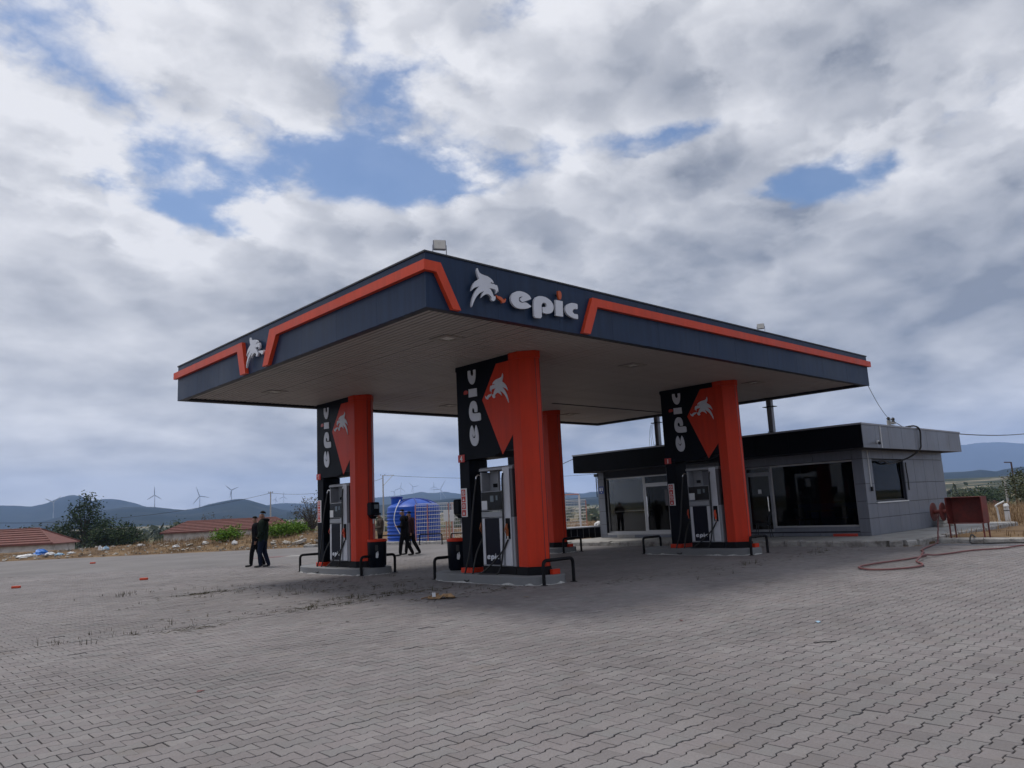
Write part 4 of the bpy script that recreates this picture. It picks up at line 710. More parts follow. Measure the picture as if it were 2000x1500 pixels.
# bins with orange rims and paper towel boxes
def bin_(x, y, rz, label):
    t = thing('waste_bin', label, 'bin', (x, y, 0.18), rz, 'black bins with orange rims')
    MB().lathe([(0.205, 0.0), (0.21, 0.01), (0.235, 0.06), (0.25, 0.64), (0.246, 0.65)], 28).build('body', 'black', t, smooth=True); MB().lathe([(0.256, 0.651), (0.258, 0.665), (0.255, 0.70), (0.24, 0.715), (0.20, 0.70), (0.19, 0.66)], 28).build('rim', 'orange', t, smooth=True)
    n = 7; a0 = 3.55; st_ = MB(); st_.add([(0.249 * math.cos(a0 + .30*k/n - .15), 0.249 * math.sin(a0 + .30*k/n - .15), z) for z in (0.43, 0.57) for k in range(n+1)], [(k, k+1, n+2+k, n+1+k) for k in range(n)]); st_.build('opening', 'rubber', t)
    lp = [(0, .24), (0.035, .25), (0.05, .33), (0.035, .42), (0.02, .40), (0.012, .34), (0.005, .40), (-.02, .36), (-.025, .26)]
    MB().shape(lp, lambda a, b, tt: ((0.244 + tt) * math.cos(a0 + a/.25), (0.244 + tt) * math.sin(a0 + a/.25), b), 0.004, 0.007).build('sticker', 'paper', t)
bin_(4.30, 4.83, 0.45, 'black bin with orange rim beside the number four post'); bin_(4.16, 8.05, 0.55, 'black bin with orange rim beside the dark red shaft')
def towel(x, y, z, rz, label):
    t = thing('towel_dispenser', label, 'dispenser', (x, y, z), rz, 'black paper towel boxes'); MB().box((-0.13, -0.24, -0.02), (0.13, 0.0, 0.33), ch=0.03).build('case', 'black', t)
    mb = MB(); mb.add([(-.1, -.2, -.024), (.1, -.2, -.024), (.1, -.03, -.024), (-.1, -.03, -.024), (-.035, -.15, -.10), (.035, -.15, -.10), (.035, -.06, -.10), (-.035, -.06, -.10)], [(3,2,1,0), (4,5,6,7), (0,1,5,4), (1,2,6,5), (2,3,7,6), (3,0,4,7)]); mb.build('chute', 'black', t)
    MB().box((-0.05, -0.246, 0.16), (0.08, -0.241, 0.27)).build('window', 'lcd', t); MB().box((-0.02, -0.12, -0.22), (0.02, -0.117, -0.102)).build('paper_end', 'paper', t)
towel(4.09, 8.205, 1.52, R(0), 'black paper towel box on the dark red shaft above the bin'); towel(4.12, 4.345, 1.45, R(180), 'black paper towel box on the post with the number four plate')
# ------------------------------------------------------------------ the store
SX0, SX1, SY0, SY1, PZ, WT = 17.5, 24.6, 0.87, 11.85, 0.148, 2.85
store = thing('store_building', 'low grey panelled store with black fascia and large dark windows', 'building', (SX0, SY0, PZ)); so_ = Vector((SX0, SY0, PZ))
def sb(name, a, b, mt, parent=None, ch=0.0, at=True):
    a = Vector(a) - so_; b = Vector(b) - so_; return MB().box(a, b, ch=ch).build(name, mt, parent or store)
# roof box with fascia panels
RX0, RX1, RY0, RY1, RZ0, RZ1 = 16.25, 25.05, 0.26, 12.08, 2.83, 3.55
roof = sb('roof', (RX0 + 0.03, RY0 + 0.03, RZ0), (RX1 - 0.03, RY1 - 0.03, RZ1 - 0.02), 'cladjoint')
xs = [16.25, 17.25, 18.27, 19.35, 20.5, 21.57, 22.65, 23.8, 25.05]
for a, b in zip(xs[:-1], xs[1:]): sb('side_panel', (a + (0.033 if a == 16.25 else 0.006), RY0, RZ0 - 0.006), (b - 0.006, RY0 + 0.028, RZ1 - 0.03), 'clad', roof, 0.003); sb('side_panel', (a + (0.033 if a == 16.25 else 0.006), RY1 - 0.028, RZ0 - 0.006), (b - 0.006, RY1, RZ1 - 0.03), 'clad', roof, 0.003)
for k in range(10):
    y0 = RY0 + k * (RY1 - RY0) / 10; sb('front_panel', (RX0, y0 + 0.003, RZ0 - 0.006), (RX0 + 0.028, y0 + (RY1 - RY0) / 10 - 0.003, RZ1 - 0.03), 'storeblack', roof)
for a, b in (((RX0 - .02, RY0 - .02), (RX1 + .02, RY0 + .12)), ((RX0 - .02, RY1 - .12), (RX1 + .02, RY1 + .02)), ((RX0 - .02, RY0 + .122), (RX0 + .12, RY1 - .122)), ((RX1 - .12, RY0 + .122), (RX1 + .02, RY1 - .122))): sb('coping', (*a, RZ1 - 0.026), (*b, RZ1 + 0.025), 'capmetal', roof)
# walls: backing and separate cladding panels round the openings
def wall_panels(plane, lo, hi, openings, cuts, zc, out):
    # plane 'y': wall runs along X and faces -Y (out -1) or +Y; 'x': runs along Y and faces -X
    for a, b in zip(cuts[:-1], cuts[1:]):
        for z0, z1 in zip(zc[:-1], zc[1:]):
            if any(a < o1 - .01 and b > o0 + .01 and z0 < oz1 - .01 and z1 > oz0 + .01 for o0, o1, oz0, oz1 in openings): continue
            g = 0.006
            if plane == 'y': sb('cladding_panel', (a + g, lo - 0.03 if out < 0 else lo, z0 + g), (b - g, lo if out < 0 else lo + 0.03, z1 - g), 'clad', store, 0.003)
            else: sb('cladding_panel', (lo - 0.03, a + g, z0 + g), (lo, b - g, z1 - g), 'clad', store, 0.003)
zc = [PZ, 0.68, 1.13, 1.76, 2.55, WT]
def backing(plane, at_, lo, hi, openings, th):
    mb = MB(); ev = sorted(set([lo, hi] + [v for o in openings for v in o[:2]]))
    for a, b in zip(ev[:-1], ev[1:]):
        zs = sorted([(o[2], o[3]) for o in openings if o[0] <= a + .001 and o[1] >= b - .001]); z = PZ
        for z0, z1 in zs + [(WT - 0.02, WT - 0.02)]:
            if z0 > z + 0.001:
                p, q = ((a, at_, z), (b, at_ + th, z0)) if plane == 'y' else ((at_, a, z), (at_ + th, b, z0)); mb.box(Vector(p) - so_, Vector(q) - so_)
            z = z1
    mb.build('wall', 'cladjoint', store)
SW = (18.16, 20.76, 1.13, 2.55)
backing('y', SY0, SX0 + 0.002, SX1, [SW], 0.18); wall_panels('y', SY0, 0, [SW], [SX0 - 0.03, 18.16, 19.05, 19.9, 20.76, 21.7, 22.65, 23.6, SX1], zc, -1)
LW = (18.25, 20.9, 1.15, 2.6)
backing('y', SY1 - 0.18, SX0 + 0.002, SX1, [LW], 0.18); wall_panels('y', SY1, 0, [LW], [SX0 - 0.03, 18.25, 19.6, 20.9, 22.1, 23.3, SX1], zc, 1)
FO = [(1.18, 5.06, 0.30, 2.55), (8.35, 11.52, 0.26, 2.57)]
backing('x', SX0, SY0 + 0.182, SY1 - 0.182, FO, 0.2)
wall_panels('x', SX0, 0, FO, [SY0, 1.18, 2.47, 3.77, 5.06, 6.15, 7.25, 8.35, 9.4, 10.46, 11.52, SY1], [PZ, 0.26, 0.68, 1.22, 1.76, 2.55, WT], -1)
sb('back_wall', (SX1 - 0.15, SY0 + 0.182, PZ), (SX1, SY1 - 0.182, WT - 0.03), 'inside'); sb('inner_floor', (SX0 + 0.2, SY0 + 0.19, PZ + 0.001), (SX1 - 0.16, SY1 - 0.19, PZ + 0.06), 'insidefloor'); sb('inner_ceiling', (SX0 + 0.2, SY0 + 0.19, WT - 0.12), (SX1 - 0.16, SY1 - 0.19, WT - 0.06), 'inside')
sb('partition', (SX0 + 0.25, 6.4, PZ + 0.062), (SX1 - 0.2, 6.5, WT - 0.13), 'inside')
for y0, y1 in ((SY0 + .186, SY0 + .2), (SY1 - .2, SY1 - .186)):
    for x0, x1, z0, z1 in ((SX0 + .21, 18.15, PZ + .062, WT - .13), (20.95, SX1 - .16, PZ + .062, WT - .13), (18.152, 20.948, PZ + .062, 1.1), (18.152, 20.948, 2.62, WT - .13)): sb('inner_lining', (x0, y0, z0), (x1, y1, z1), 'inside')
def glazed(name, x, y0, y1, z0, z1, fr_=0.055, gm='glass', mt='alu', sill=True):
    g = sb(name, (x, y0, z0), (x + 0.06, y0 + fr_, z1), mt)
    for a, b in (((x, y1 - fr_, z0), (x + .06, y1, z1)), ((x, y0 + fr_ + .001, z1 - fr_), (x + .06, y1 - fr_ - .001, z1)), ((x, y0 + fr_ + .001, z0), (x + .06, y1 - fr_ - .001, z0 + fr_))): sb('frame', a, b, mt, g)
    sb('pane', (x + 0.026, y0 + fr_ - .002, z0 + fr_ - .002), (x + 0.034, y1 - fr_ + .002, z1 - fr_ + .002), gm, g); return g
xg = SX0 + 0.10
glazed('window', xg, 9.57, 11.51, 0.34, 2.56); d = glazed('door', xg, 8.36, 9.56, 0.34, 2.20, 0.085, 'glassdark'); sb('handle', (xg - 0.07, 9.40, 0.95), (xg - 0.045, 9.43, 1.75), 'chrome', d); glazed('transom_window', xg, 8.36, 9.56, 2.205, 2.56, 0.05, 'glassdark')
sb('sill', (SX0 - 0.02, 8.36, 0.262), (SX0 + 0.19, 11.515, 0.338), 'alu')
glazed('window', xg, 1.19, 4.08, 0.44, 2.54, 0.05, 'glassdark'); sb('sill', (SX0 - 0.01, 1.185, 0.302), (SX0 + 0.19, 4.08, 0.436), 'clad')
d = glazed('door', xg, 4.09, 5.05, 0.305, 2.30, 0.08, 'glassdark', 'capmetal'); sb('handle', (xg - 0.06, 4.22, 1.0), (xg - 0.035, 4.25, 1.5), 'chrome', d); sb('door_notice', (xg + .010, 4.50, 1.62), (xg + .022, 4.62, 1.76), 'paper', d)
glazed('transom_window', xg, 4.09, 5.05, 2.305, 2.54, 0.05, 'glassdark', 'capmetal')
def glazed_y(name, y, x0, x1, z0, z1, gm):
    g = sb(name, (x0, y, z0), (x0 + .06, y + .05, z1), 'navy_edge')
    for a, b in (((x1 - .06, y, z0), (x1, y + .05, z1)), ((x0 + .061, y, z1 - .06), (x1 - .061, y + .05, z1)), ((x0 + .061, y, z0), (x1 - .061, y + .05, z0 + .06))): sb('frame', a, b, 'navy_edge', g)
    sb('pane', (x0 + .058, y + .02, z0 + .058), (x1 - .058, y + .027, z1 - .058), gm, g); return g
glazed_y('window', SY0 + 0.05, 18.17, 20.75, 1.17, 2.54, 'glassdark'); sb('sill', (18.17, SY0 - 0.07, 1.132), (20.75, SY0 + 0.17, 1.168), 'white')
glazed_y('window', SY1 - 0.10, 18.26, 20.89, 1.19, 2.59, 'glass'); sb('sill', (18.26, SY1 - .17, 1.152), (20.89, SY1 + .06, 1.188), 'white')
sb('plinth_tile', (SX0 - 0.034, 10.1, PZ + .002), (SX0 - 0.0305, 11.0, 0.258), 'concrete')
# fixtures on the store
def store_thing(name, label, cat, loc): return thing(name, label, cat, loc)
t = thing('security_camera', 'small white security camera on the roof edge panel', 'camera', (17.28, RY0, 3.0)); MB().box((-.03, -.05, -.04), (.05, 0.0, .05), ch=.005).build('mount', 'white', t); MB().tube([(0.0, -.05, 0), (-.02, -.10, -.01), (-.22, -.16, -.05)], [0.02, 0.03, 0.045], 10).build('body', 'navy_edge', t, smooth=True)
tag(MB().box((17.60, RY0 - .028, RZ0), (17.625, RY0 - .002, RZ1 - .04)).build('conduit', 'white'), 'thin white conduit down the roof edge panel beside camera', 'conduit')
t = thing('wall_conduit', 'white wall conduit ending in a small switch box', 'conduit', (17.86, SY0 - .03, 1.6)); MB().box((-.012, -.022, 0.06), (.012, 0, 1.2)).build('pipe', 'white', t); MB().box((-.05, -.05, -.08), (.05, 0, .058), ch=.006).build('switch_box', 'blackmatte', t)
tag(MB().tube(arc([(20.2, .4, 3.60), (20.6, .26, 3.63), (20.85, .2, 3.5), (20.85, .22, 3.1), (20.75, .24, 2.85), (20.5, .5, 2.6), (20.0, .75, 2.45), (19.4, .80, 2.40), (19.0, .80, 2.47), (18.6, .81, 2.44)], 6), .028, 8).build('power_cable', 'rubber', smooth=True), 'thick black cable looping from roof edge to side window', 'cable')
tag(MB().tube(arc([(20.85, .80, 2.44), (20.85, .80, 2.2), (20.92, .81, 1.9), (20.9, .81, 1.5)], 5), .02, 8).build('power_cable', 'rubber', smooth=True), 'short black cable hanging beside the side window', 'cable')
t = thing('insulator_mast', 'stub mast with insulators on the store roof', 'mast', (20.93, 1.2, RZ1 - .02)); MB().tube([(0, 0, 0), (0, 0, .42)], .07, 10).build('stub', 'pole', t, smooth=True); MB().box((-.03, -.06, .30), (.45, .04, .37)).build('arm', 'pole', t)
for q in (0.0, 0.4): MB().lathe([(.02, .37), (.06, .40), (.04, .45), (.07, .48), (.03, .54)], 10, (q, 0, 0)).build('insulator', 'navy_edge', t)
MAST = Vector((20.93, 1.2, RZ1 + .48))
def wire(a, b, sag, r, label, n=24, name='overhead_wire'):
    a, b = Vector(a), Vector(b); return tag(MB().tube([a.lerp(b, k/n) - Vector((0, 0, sag * 4 * (k/n) * (1 - k/n))) for k in range(n + 1)], r, 6).build(name, 'wire'), label, 'wire', 'overhead wires')
wire(MAST + Vector((.1, 0, -.25)), (70.0, 4.1, 6.9), 0.9, .022, 'overhead wire running from the roof mast out of the picture'); wire((16.62, 0.05, Z0 + .02), MAST, 0.1, .008, 'thin wire from the canopy corner to the roof mast'); wire(MAST, (20.0, .4, RZ1 + .03), 0.0, .012, 'short wire from the mast down to the roof')
wire((16.3, RY1 + .01, 3.42), (62, 76.4, 6.0), 1.1, .014, 'overhead wire reaching the far corner of the store roof')
t = thing('restroom_sign', 'dark blue restroom sign with two white figures on the pillar', 'sign', (SX0 - .034, 11.68, 1.95)); MB().box((-.012, -.13, 0), (-.001, .13, .30)).build('plate', 'bluesign', t)
for s in (-1, 1): MB().box((-.015, s*.055 - .028, .11), (-.0125, s*.055 + .028, .25)).build('figure', 'white', t)
MB().box((-.015, -.02, .04), (-.0125, .02, .07)).build('mark', 'white', t)
t = thing('wall_lantern', 'black wall lantern hanging at the far store corner', 'lamp', (SX0 - .05, SY1 + .06, 2.55)); MB().box((-.02, -.10, .12), (.18, .12, .24), ch=.01).build('cap', 'navy_edge', t); MB().box((.04, .04, -.72), (.07, .07, .118)).build('drop_pipe', 'navy_edge', t)
tag(MB().box((0, 0, 0), (0.40, 0.30, 0.62), ch=.01).build('wall_box', 'pumpside', loc=(SX0 - .25 - .19, 7.9, 1.35)), 'dark meter box on the store wall beside the door', 'box')
# steel posts that carry the canopy edge over the store roof
for y, l in ((3.22, 'steel post on the store roof under the canopy edge, nearer the mast'), (7.83, 'steel post on the store roof with loose cables hanging')):
    t = thing('steel_post', l, 'post', (16.43, y, RZ1 + .025), 0, 'steel posts between store roof and canopy')
    MB().box((-.10, -.10, 0), (.10, .10, .02)).build('foot_plate', 'navy_edge', t); MB().box((-.26, -.03, .02), (.26, .03, .035)).build('foot_flange', 'navy_edge', t)
    s = MB(); s.box((-.075, -.085, .021), (.075, -.07, 1.10)); s.box((-.075, .07, .021), (.075, .085, 1.10)); s.box((-.008, -.0695, .036), (.008, .0695, 1.10)); s.build('shaft', 'capmetal', t)
    MB().box((-.12, -.2, .86), (.12, .2, .88)).build('head_flange', 'navy_edge', t)
    if y > 5: 
        for k in range(3): MB().tube(arc([(-.05, .12 + .05*k, .9), (-.06, .22 + .06*k, .5), (-.03, .2 + .10*k, .03)], 5), .006, 5).build('loose_cable', 'wire', t)
# furniture seen through and before the glass
def chair(x, y, z, rz, label, mt='navy_edge', leg='capmetal', cat='chair', group=None):
    t = thing('chair', label, cat, (x, y, z), rz, group); MB().box((-.22, -.22, .43), (.22, .22, .47), ch=.012).build('seat', mt, t)
    mb = MB(); mb.v = [(-.22, .18, .52), (.22, .18, .52), (.24, .26, .86), (-.24, .26, .86), (-.22, .205, .515), (.22, .205, .515), (.24, .285, .86), (-.24, .285, .86)]; mb.f = [(0,1,2,3), (7,6,5,4), (0,4,5,1), (1,5,6,2), (2,6,7,3), (3,7,4,0)]; mb.m = [0]*6; mb.build('backrest', mt, t)
    for sx_ in (-1, 1):
        for sy_ in (-1, 1): MB().tube([(sx_*.19, sy_*.18, .43), (sx_*.25, sy_*.25, 0)], .012, 8).build('leg', leg, t, smooth=True)
        MB().tube([(sx_*.2, .17, .44), (sx_*.21, .2, .54)], .01, 6).build('back_stay', leg, t)
chair(16.9, 4.15, .148, R(200), 'black slim legged chair outside the store door', 'navy_edge', 'navy_edge')
cg = 'chairs inside the store'
chair(18.6, 3.5, .21, R(70), 'dark chair with thin metal legs behind the shop glass, nearer the door', 'navy_edge', 'chrome', group=cg); chair(18.5, 2.1, .21, R(100), 'dark chair with thin metal legs behind the shop glass, nearer the corner', 'navy_edge', 'chrome', group=cg)
t = thing('table', 'dark table behind the large shop window', 'table', (19.2, 2.8, .21)); MB().box((-.4, -.7, .70), (.4, .7, .74)).build('table_top', 'wood', t)
for a in (-.35, .35):
    for b in (-.62, .62): MB().box((a - .02, b - .02, 0), (a + .02, b + .02, .70)).build('leg', 'navy_edge', t)
t = thing('counter', 'dim blue counter inside the store behind the glass', 'counter', (21.2, 3.6, .21)); MB().box((-.3, -1.3, 0), (.3, 1.3, .95), ch=.01).build('body', 'bluesign', t); MB().box((-.36, -1.36, .952), (.36, 1.36, 1.0)).build('top', 'inside', t)
for k, z in enumerate((1.2, 1.6, 2.0)): tag(MB().box((0, 0, 0), (.25, 2.6, .03)).build('wall_shelf', 'inside', loc=(24.15, 1.6, z)), ('lowest', 'middle', 'topmost')[k] + ' shelf on the dim rear wall of the store', 'shelf')
tag(MB().box((0, 0, 0), (.5, .5, 1.25), ch=.03).build('green_cabinet', 'green', loc=(18.5, 7.9, .21)), 'green cabinet just inside the glazed door', 'cabinet')
t = thing('red_mat', 'flat red board leaning on the store plinth', 'board', (17.28, 1.22, .148)); MB().box((0, 0, 0), (.10, .75, .085), ch=.004).build('slab', 'plastred', t)
# stack of stone blocks, fire hose cabinet and hose
t = thing('block_stack', 'stack of rough grey stone blocks against the side wall', 'stones', (22.6, .52, .148))
for lay in range(5):
    for k in range(4):
        MB().box((-.01, -.09, 0), (.26, .09, .115), ch=.018).build('block', 'stone', t, loc=(k * .275 + random.gauss(0, .02) + (.06 if lay % 2 else 0), random.gauss(0, .02), lay * .119))
t = thing('hose_cabinet', 'rusty red steel fire hose cabinet on four thin legs', 'cabinet', (16.95, -2.06, .10), R(-4))
mb = MB(); W2, D2, H0, H1 = .46, .2, .42, 1.12
MB().box((D2 - .012, -W2, H0), (D2, W2, H1)).build('back_sheet', 'rustred', t); MB().box((-D2, -W2, H1 + .001), (D2 + .01, W2, H1 + .018)).build('top_sheet', 'rustred', t); MB().box((-D2, -W2, H0 - .016), (D2, W2, H0 - .001)).build('bottom_sheet', 'rustred', t)
for s in (-1, 1): MB().box((-D2, s*W2 - .01, H0), (D2 - .013, s*W2 + .01, H1)).build('side_sheet', 'rustred', t)
for sx_ in (-1, 1):
    for sy_ in (-1, 1): MB().box((sx_*(D2 - .02) - .016, sy_*(W2 - .03) - .016, 0), (sx_*(D2 - .02) + .016, sy_*(W2 - .03) + .016, H0 - .017)).build('leg', 'rustred', t)
t = thing('hose_reel', 'red twin disc hose reel at the side of the cabinet', 'hose reel', (16.78, -1.38, .85))
for s in (-.12, .12):
    d_ = MB(); d_.v = []; n = 28
    for x in (-.012, .012): d_.v += [(.26 * math.cos(2*math.pi*k/n), x + s, .26 * math.sin(2*math.pi*k/n)) for k in range(n)]
    d_.f = [tuple(range(n)), tuple(range(2*n - 1, n - 1, -1))] + [(k, (k+1) % n, n+(k+1) % n, n+k) for k in range(n)]; d_.m = [0]*len(d_.f); d_.build('disc', 'rustred', t)
MB().tube([(0, -.22, 0), (0, .14, 0)], .06, 12).build('drum', 'rustred', t, smooth=True); MB().tube([(0, -.2, 0), (.02, -.26, -.2)], .02, 6).build('bracket', 'rustred', t)
hp = [(16.72, -1.40, .80), (16.6, -1.38, .45), (16.35, -1.42, .14), (16.0, -1.5, .03), (14.6, -1.75, .028), (13.4, -2.0, .028), (12.9, -2.22, .028), (12.0, -2.5, .028), (11.6, -2.7, .028), (10.6, -2.62, .028), (9.3, -2.42, .028), (8.62, -2.50, .028), (8.25, -2.85, .028), (8.4, -3.2, .028), (8.98, -3.44, .028), (9.55, -3.36, .028), (10.2, -3.02, .028), (10.75, -2.90, .07), (11.3, -2.80, .08), (12.0, -2.85, .028), (13.4, -3.13, .028), (14.1, -3.55, .028), (15.2, -3.74, .028), (16.2, -4.6, .03), (16.3, -6.5, .03)]
tag(MB().tube([p + Vector((random.gauss(0, .006), random.gauss(0, .006), 0)) for p in arc(hp, 7)], .019, 10).build('fire_hose', 'hosered', smooth=True), 'faded red fire hose looped on the paving from the reel', 'hose')
tag(MB().tube(arc([(16.9, -2.2, .12), (16.4, -2.25, .22), (16.1, -2.3, .03), (15.9, -2.6, .02), (16.2, -3.1, .02), (16.3, -4.0, .02), (16.1, -5.2, .02)], 6), .02, 8).build('black_hose', 'rubber', smooth=True), 'black hose trailing off the verge kerb below the cabinet', 'hose')
tag(MB().box((-.03, -1.6, 0), (.03, 1.4, .03)).build('loose_rod', 'capmetal', loc=(15.5, -3.0, 0)), 'long grey rod lying on the paving by the verge kerb', 'rod')
t = thing('vent_pipe', 'white bent vent pipe standing in the dry grass', 'pipe', (27.9, .12, .1)); MB().tube(arc([(0, 0, 0), (-.03, .02, .5), (-.05, .04, .62), (.02, -.25, .78)], 4), .035, 8).build('tube', 'white', t, smooth=True)
t = thing('marker_post', 'short white concrete marker with dark strap in dry grass', 'post', (27.96, -.16, .1)); MB().box((-.07, -.08, 0), (.07, .08, .55), ch=.01).build('shaft', 'white', t); MB().lathe([(.09, .551), (.11, .58), (.09, .66), (.04, .70)], 12).build('head', 'white', t, smooth=True); MB().box((-.075, -.085, .40), (.075, .085, .43)).build('strap', 'blackmatte', t)
# trough by the rear column
t = thing('steel_trough', 'long black trough with grey lid beside the store', 'trough', (17.55, 12.95, .14), R(-2)); MB().box((-1.3, -.3, .0), (1.3, .3, .42), ch=.01).build('body', 'black', t); MB().box((-1.32, -.34, .422), (.85, .34, .47)).build('lid', 'steel', t)
for k in range(6): MB().box((-1.0 + k*.36 - .005, -.304, .03), (-1.0 + k*.36 + .005, -.3005, .40)).build('seam', 'steel', t)
for s in (-.8, .8): MB().box((s - .04, -.25, -.14), (s + .04, .25, -.001)).build('foot', 'blackmatte', t)
crs = MB(); crs.lathe([(.16, 0), (.22, .06), (.20, .15), (.10, .22), (.03, .25)], 12); crs.v = [(x + random.gauss(0, .015), y + random.gauss(0, .015), z) for x, y, z in crs.v]; tag(crs.build('white_sack', 'bagwhite', loc=(18.62, 12.95, .562)), 'small white sack on the end of the black trough', 'sack')
# ------------------------------------------------------------------ tank, fence, frames, far barriers
t = thing('water_tank', 'big ribbed blue plastic water tank behind the yard kerb', 'tank', (16.95, 24.45, -.02)); rp = [(1.36, 0), (1.385, .05)]
for k in range(9):
    z = .10 + k * .185; rp += [(1.385, z), (1.42, z + .03), (1.42, z + .075), (1.385, z + .105)]
rp += [(1.385, 1.80), (1.37, 1.90), (1.25, 2.0), (.9, 2.16), (.5, 2.27), (.18, 2.32)]
MB().lathe(rp, 56).build('body', 'tank', t, smooth=True)
rv = Vector((cf.y, -cf.x, 0)).normalized(); hc = -rv * .85 - Vector((cf.x, cf.y, 0)).normalized() * .25
h_ = MB().lathe([(.30, 1.95), (.30, 2.36), (.28, 2.37)], 24, hc).build('hatch', 'tank', t, smooth=True); MB().lathe([(.33, 2.371), (.33, 2.44), (.30, 2.46)], 24, hc).build('hatch_lid', 'tankdark', h_, smooth=True)
for k in range(8):
    a = k * math.pi / 4 + .3; c_, s_ = math.cos(a), math.sin(a); MB().tube([(c_*r, s_*r, z) for r, z in ((.15, 2.33), (.5, 2.29), (.9, 2.18), (1.2, 2.03))], .035, 6).build('dome_rib', 'tankdark', t)
fwv = Vector((cf.x, cf.y, 0)).normalized(); bp_ = Vector((16.95, 24.45, 0)) - fwv * 1.46
tag(MB().tube(arc([bp_ - rv * .55 + Vector((0, 0, 2.25)) + fwv * .5, bp_ - rv * .75 + Vector((0, 0, 1.7)) + fwv * .1, bp_ - rv * .80 + Vector((0, 0, 1.1)), bp_ - rv * .45 + Vector((0, 0, .4)), bp_ - rv * .2 + Vector((0, 0, .0))], 6), .022, 6).build('water_hose', 'white', smooth=True), 'white hose running down the side of the blue tank', 'hose')
def fence(a, b, h, posts, label):
    a, b = Vector(a), Vector(b); d = b - a; L_ = d.length; t = thing('wire_fence', label, 'fence', a); wm = MB()
    nx = int(L_ / .09)
    for k in range(nx + 1): p = d * (k / nx); wm.tube([p + Vector((0, 0, .08)), p + Vector((0, 0, h))], .0075, 4, cap=False)
    for k in range(int(h / .19) + 1): z = Vector((0, 0, .08 + k * .19)); wm.tube([z, d + z], .011, 4, cap=False)
    o = wm.build('wire_mesh', 'whitemetal', t, fix=False)
    MB().tube([Vector((0, 0, h)), d + Vector((0, 0, h))], .018, 6).build('top_rail', 'whitemetal', t)
    for q in posts: MB().box(d * q + Vector((-.02, -.02, 0)), d * q + Vector((.02, .02, h + .03))).build('post', 'redpost', t)
fence((15.75, 22.6, 0), (17.35, 21.95, 0), 1.92, (0, .36, 1), 'white wire mesh fence with faded red posts before the tank'); fence((17.42, 21.92, 0), (18.6, 21.3, 0), 1.92, (.97,), 'short white wire mesh fence right of the blue tank')
fence((27.2, 27.2, -.1), (30.4, 24.2, -.1), 1.9, (0, .5, 1), 'white wire fence with red posts beside the far store corner')
def frame(a, b, h, label):
    a, b = Vector(a), Vector(b); t = thing('gate_frame', label, 'gate', a, 0, 'open steel gate frames'); d = b - a; z = Vector((0, 0, h))
    for q in (Vector(), d): MB().box(q + Vector((-.045, -.045, 0)), q + Vector((.045, .045, h))).build('upright', 'whitemetal', t)
    MB().box(Vector((-.05, -.05, h + .001)), Vector((.05, .05, h + .08))).build('corner', 'redpost', t); MB().tube([z + Vector((0, 0, .04)), z + d + Vector((0, 0, .04))], .04, 6).build('crossbar', 'redpost', t)
    for q in (Vector((-.06, 0, 0)), d + Vector((.06, 0, 0))): MB().tube([q, q + z], .02, 6).build('edge_tube', 'redpost', t)
frame((19.67, 24.60, 0), (20.1, 24.25, 0), 1.93, 'white gate frame with red edges beside the mesh fence'); frame((28.6, 24.4, 0), (29.3, 23.75, 0), 2.2, 'white gate frame with red edges beside the far store corner')
for a, b, l in (((15.92, 20.6, 1.05), (16.1, 20.48, 1.6), 'white blank panel on the mesh fence, nearer the tank'), ((16.16, 20.42, 1.05), (16.34, 20.30, 1.6), 'white blank panel on the mesh fence, farther from the tank')):
    m_ = (Vector(a) + Vector(b)) / 2; t = thing('notice_panel', l, 'panel', (m_.x + .9, m_.y + 1.05, 0), R(-38), 'white panels on the fence'); MB().box((-.12, -.01, 1.05), (.12, .01, 1.6), ch=.004).build('plate', 'white', t); MB().box((-.02, .012, 0), (.02, .05, 1.6)).build('post', 'redpost', t)
for a, b, l in (((14.35, 23.55, 0), (14.95, 21.95, 0), 'low black rail before the blue tank, farthest from the store'), ((15.1, 21.4, 0), (15.55, 20.2, 0), 'low black rail before the mesh fence'), ((15.72, 19.7, 0), (16.05, 18.3, 0), 'low black rail nearest the store along the far kerb')): hoop(a, b, 0, l, False, .5, 'low black rails along the far kerb', 'low_rail', .03)
# ------------------------------------------------------------------ poles, turbines, houses
def upole(p, h, arm, label):
    t = thing('utility_pole', label, 'utility pole', p, 0, 'concrete utility poles'); MB().tube([(0, 0, -1), (0, 0, h)], [.20, .11], 10).build('shaft', 'pole', t, smooth=True); d = rv
    if arm: MB().tube([Vector((0, 0, h - .1)) - d * .15, Vector((0, 0, h - .1)) + d * 2.2], .05, 6).build('crossarm', 'pole', t); MB().tube([Vector((0, 0, h - 2.1)), Vector((0, 0, h - .15)) + d * 1.9], .04, 6).build('brace', 'pole', t)
    else: MB().tube([Vector((0, 0, h - .25)) - d * .55, Vector((0, 0, h - .25)) + d * .55], .05, 6).build('crossarm', 'pole', t)
    for q in (-.4, .4): MB().lathe([(.04, 0), (.07, .06), (.05, .16), (.02, .22)], 8, Vector((0, 0, h - .2 if not arm else h - .05)) + d * q).build('insulator', 'navy_edge', t)
P1 = polar(-0.3235, 170.0); P2 = polar(-0.1757, 150.0); P0 = polar(-0.85, 170.0)
upole((P1.x, P1.y, -3.6), 11.2, False, 'concrete pole behind the two walking men'); upole((P2.x, P2.y, -3.4), 12.6, True, 'concrete pole with bracket arm behind the blue tank')
wire((P1.x, P1.y, 7.3), (P0.x, P0.y, 5.5), 3.2, .035, 'long overhead wire sagging across the hills from the pole'); wire((P1.x, P1.y, 7.3), (P2.x, P2.y, 8.6), 1.3, .03, 'overhead wire between the two concrete poles'); P3 = polar(.16, 160.0); wire(tuple(Vector((P2.x, P2.y, 9.0)) + rv * 1.9), (P3.x, P3.y, 8.2), 1.0, .03, 'overhead wire from the bracket pole past the tank')
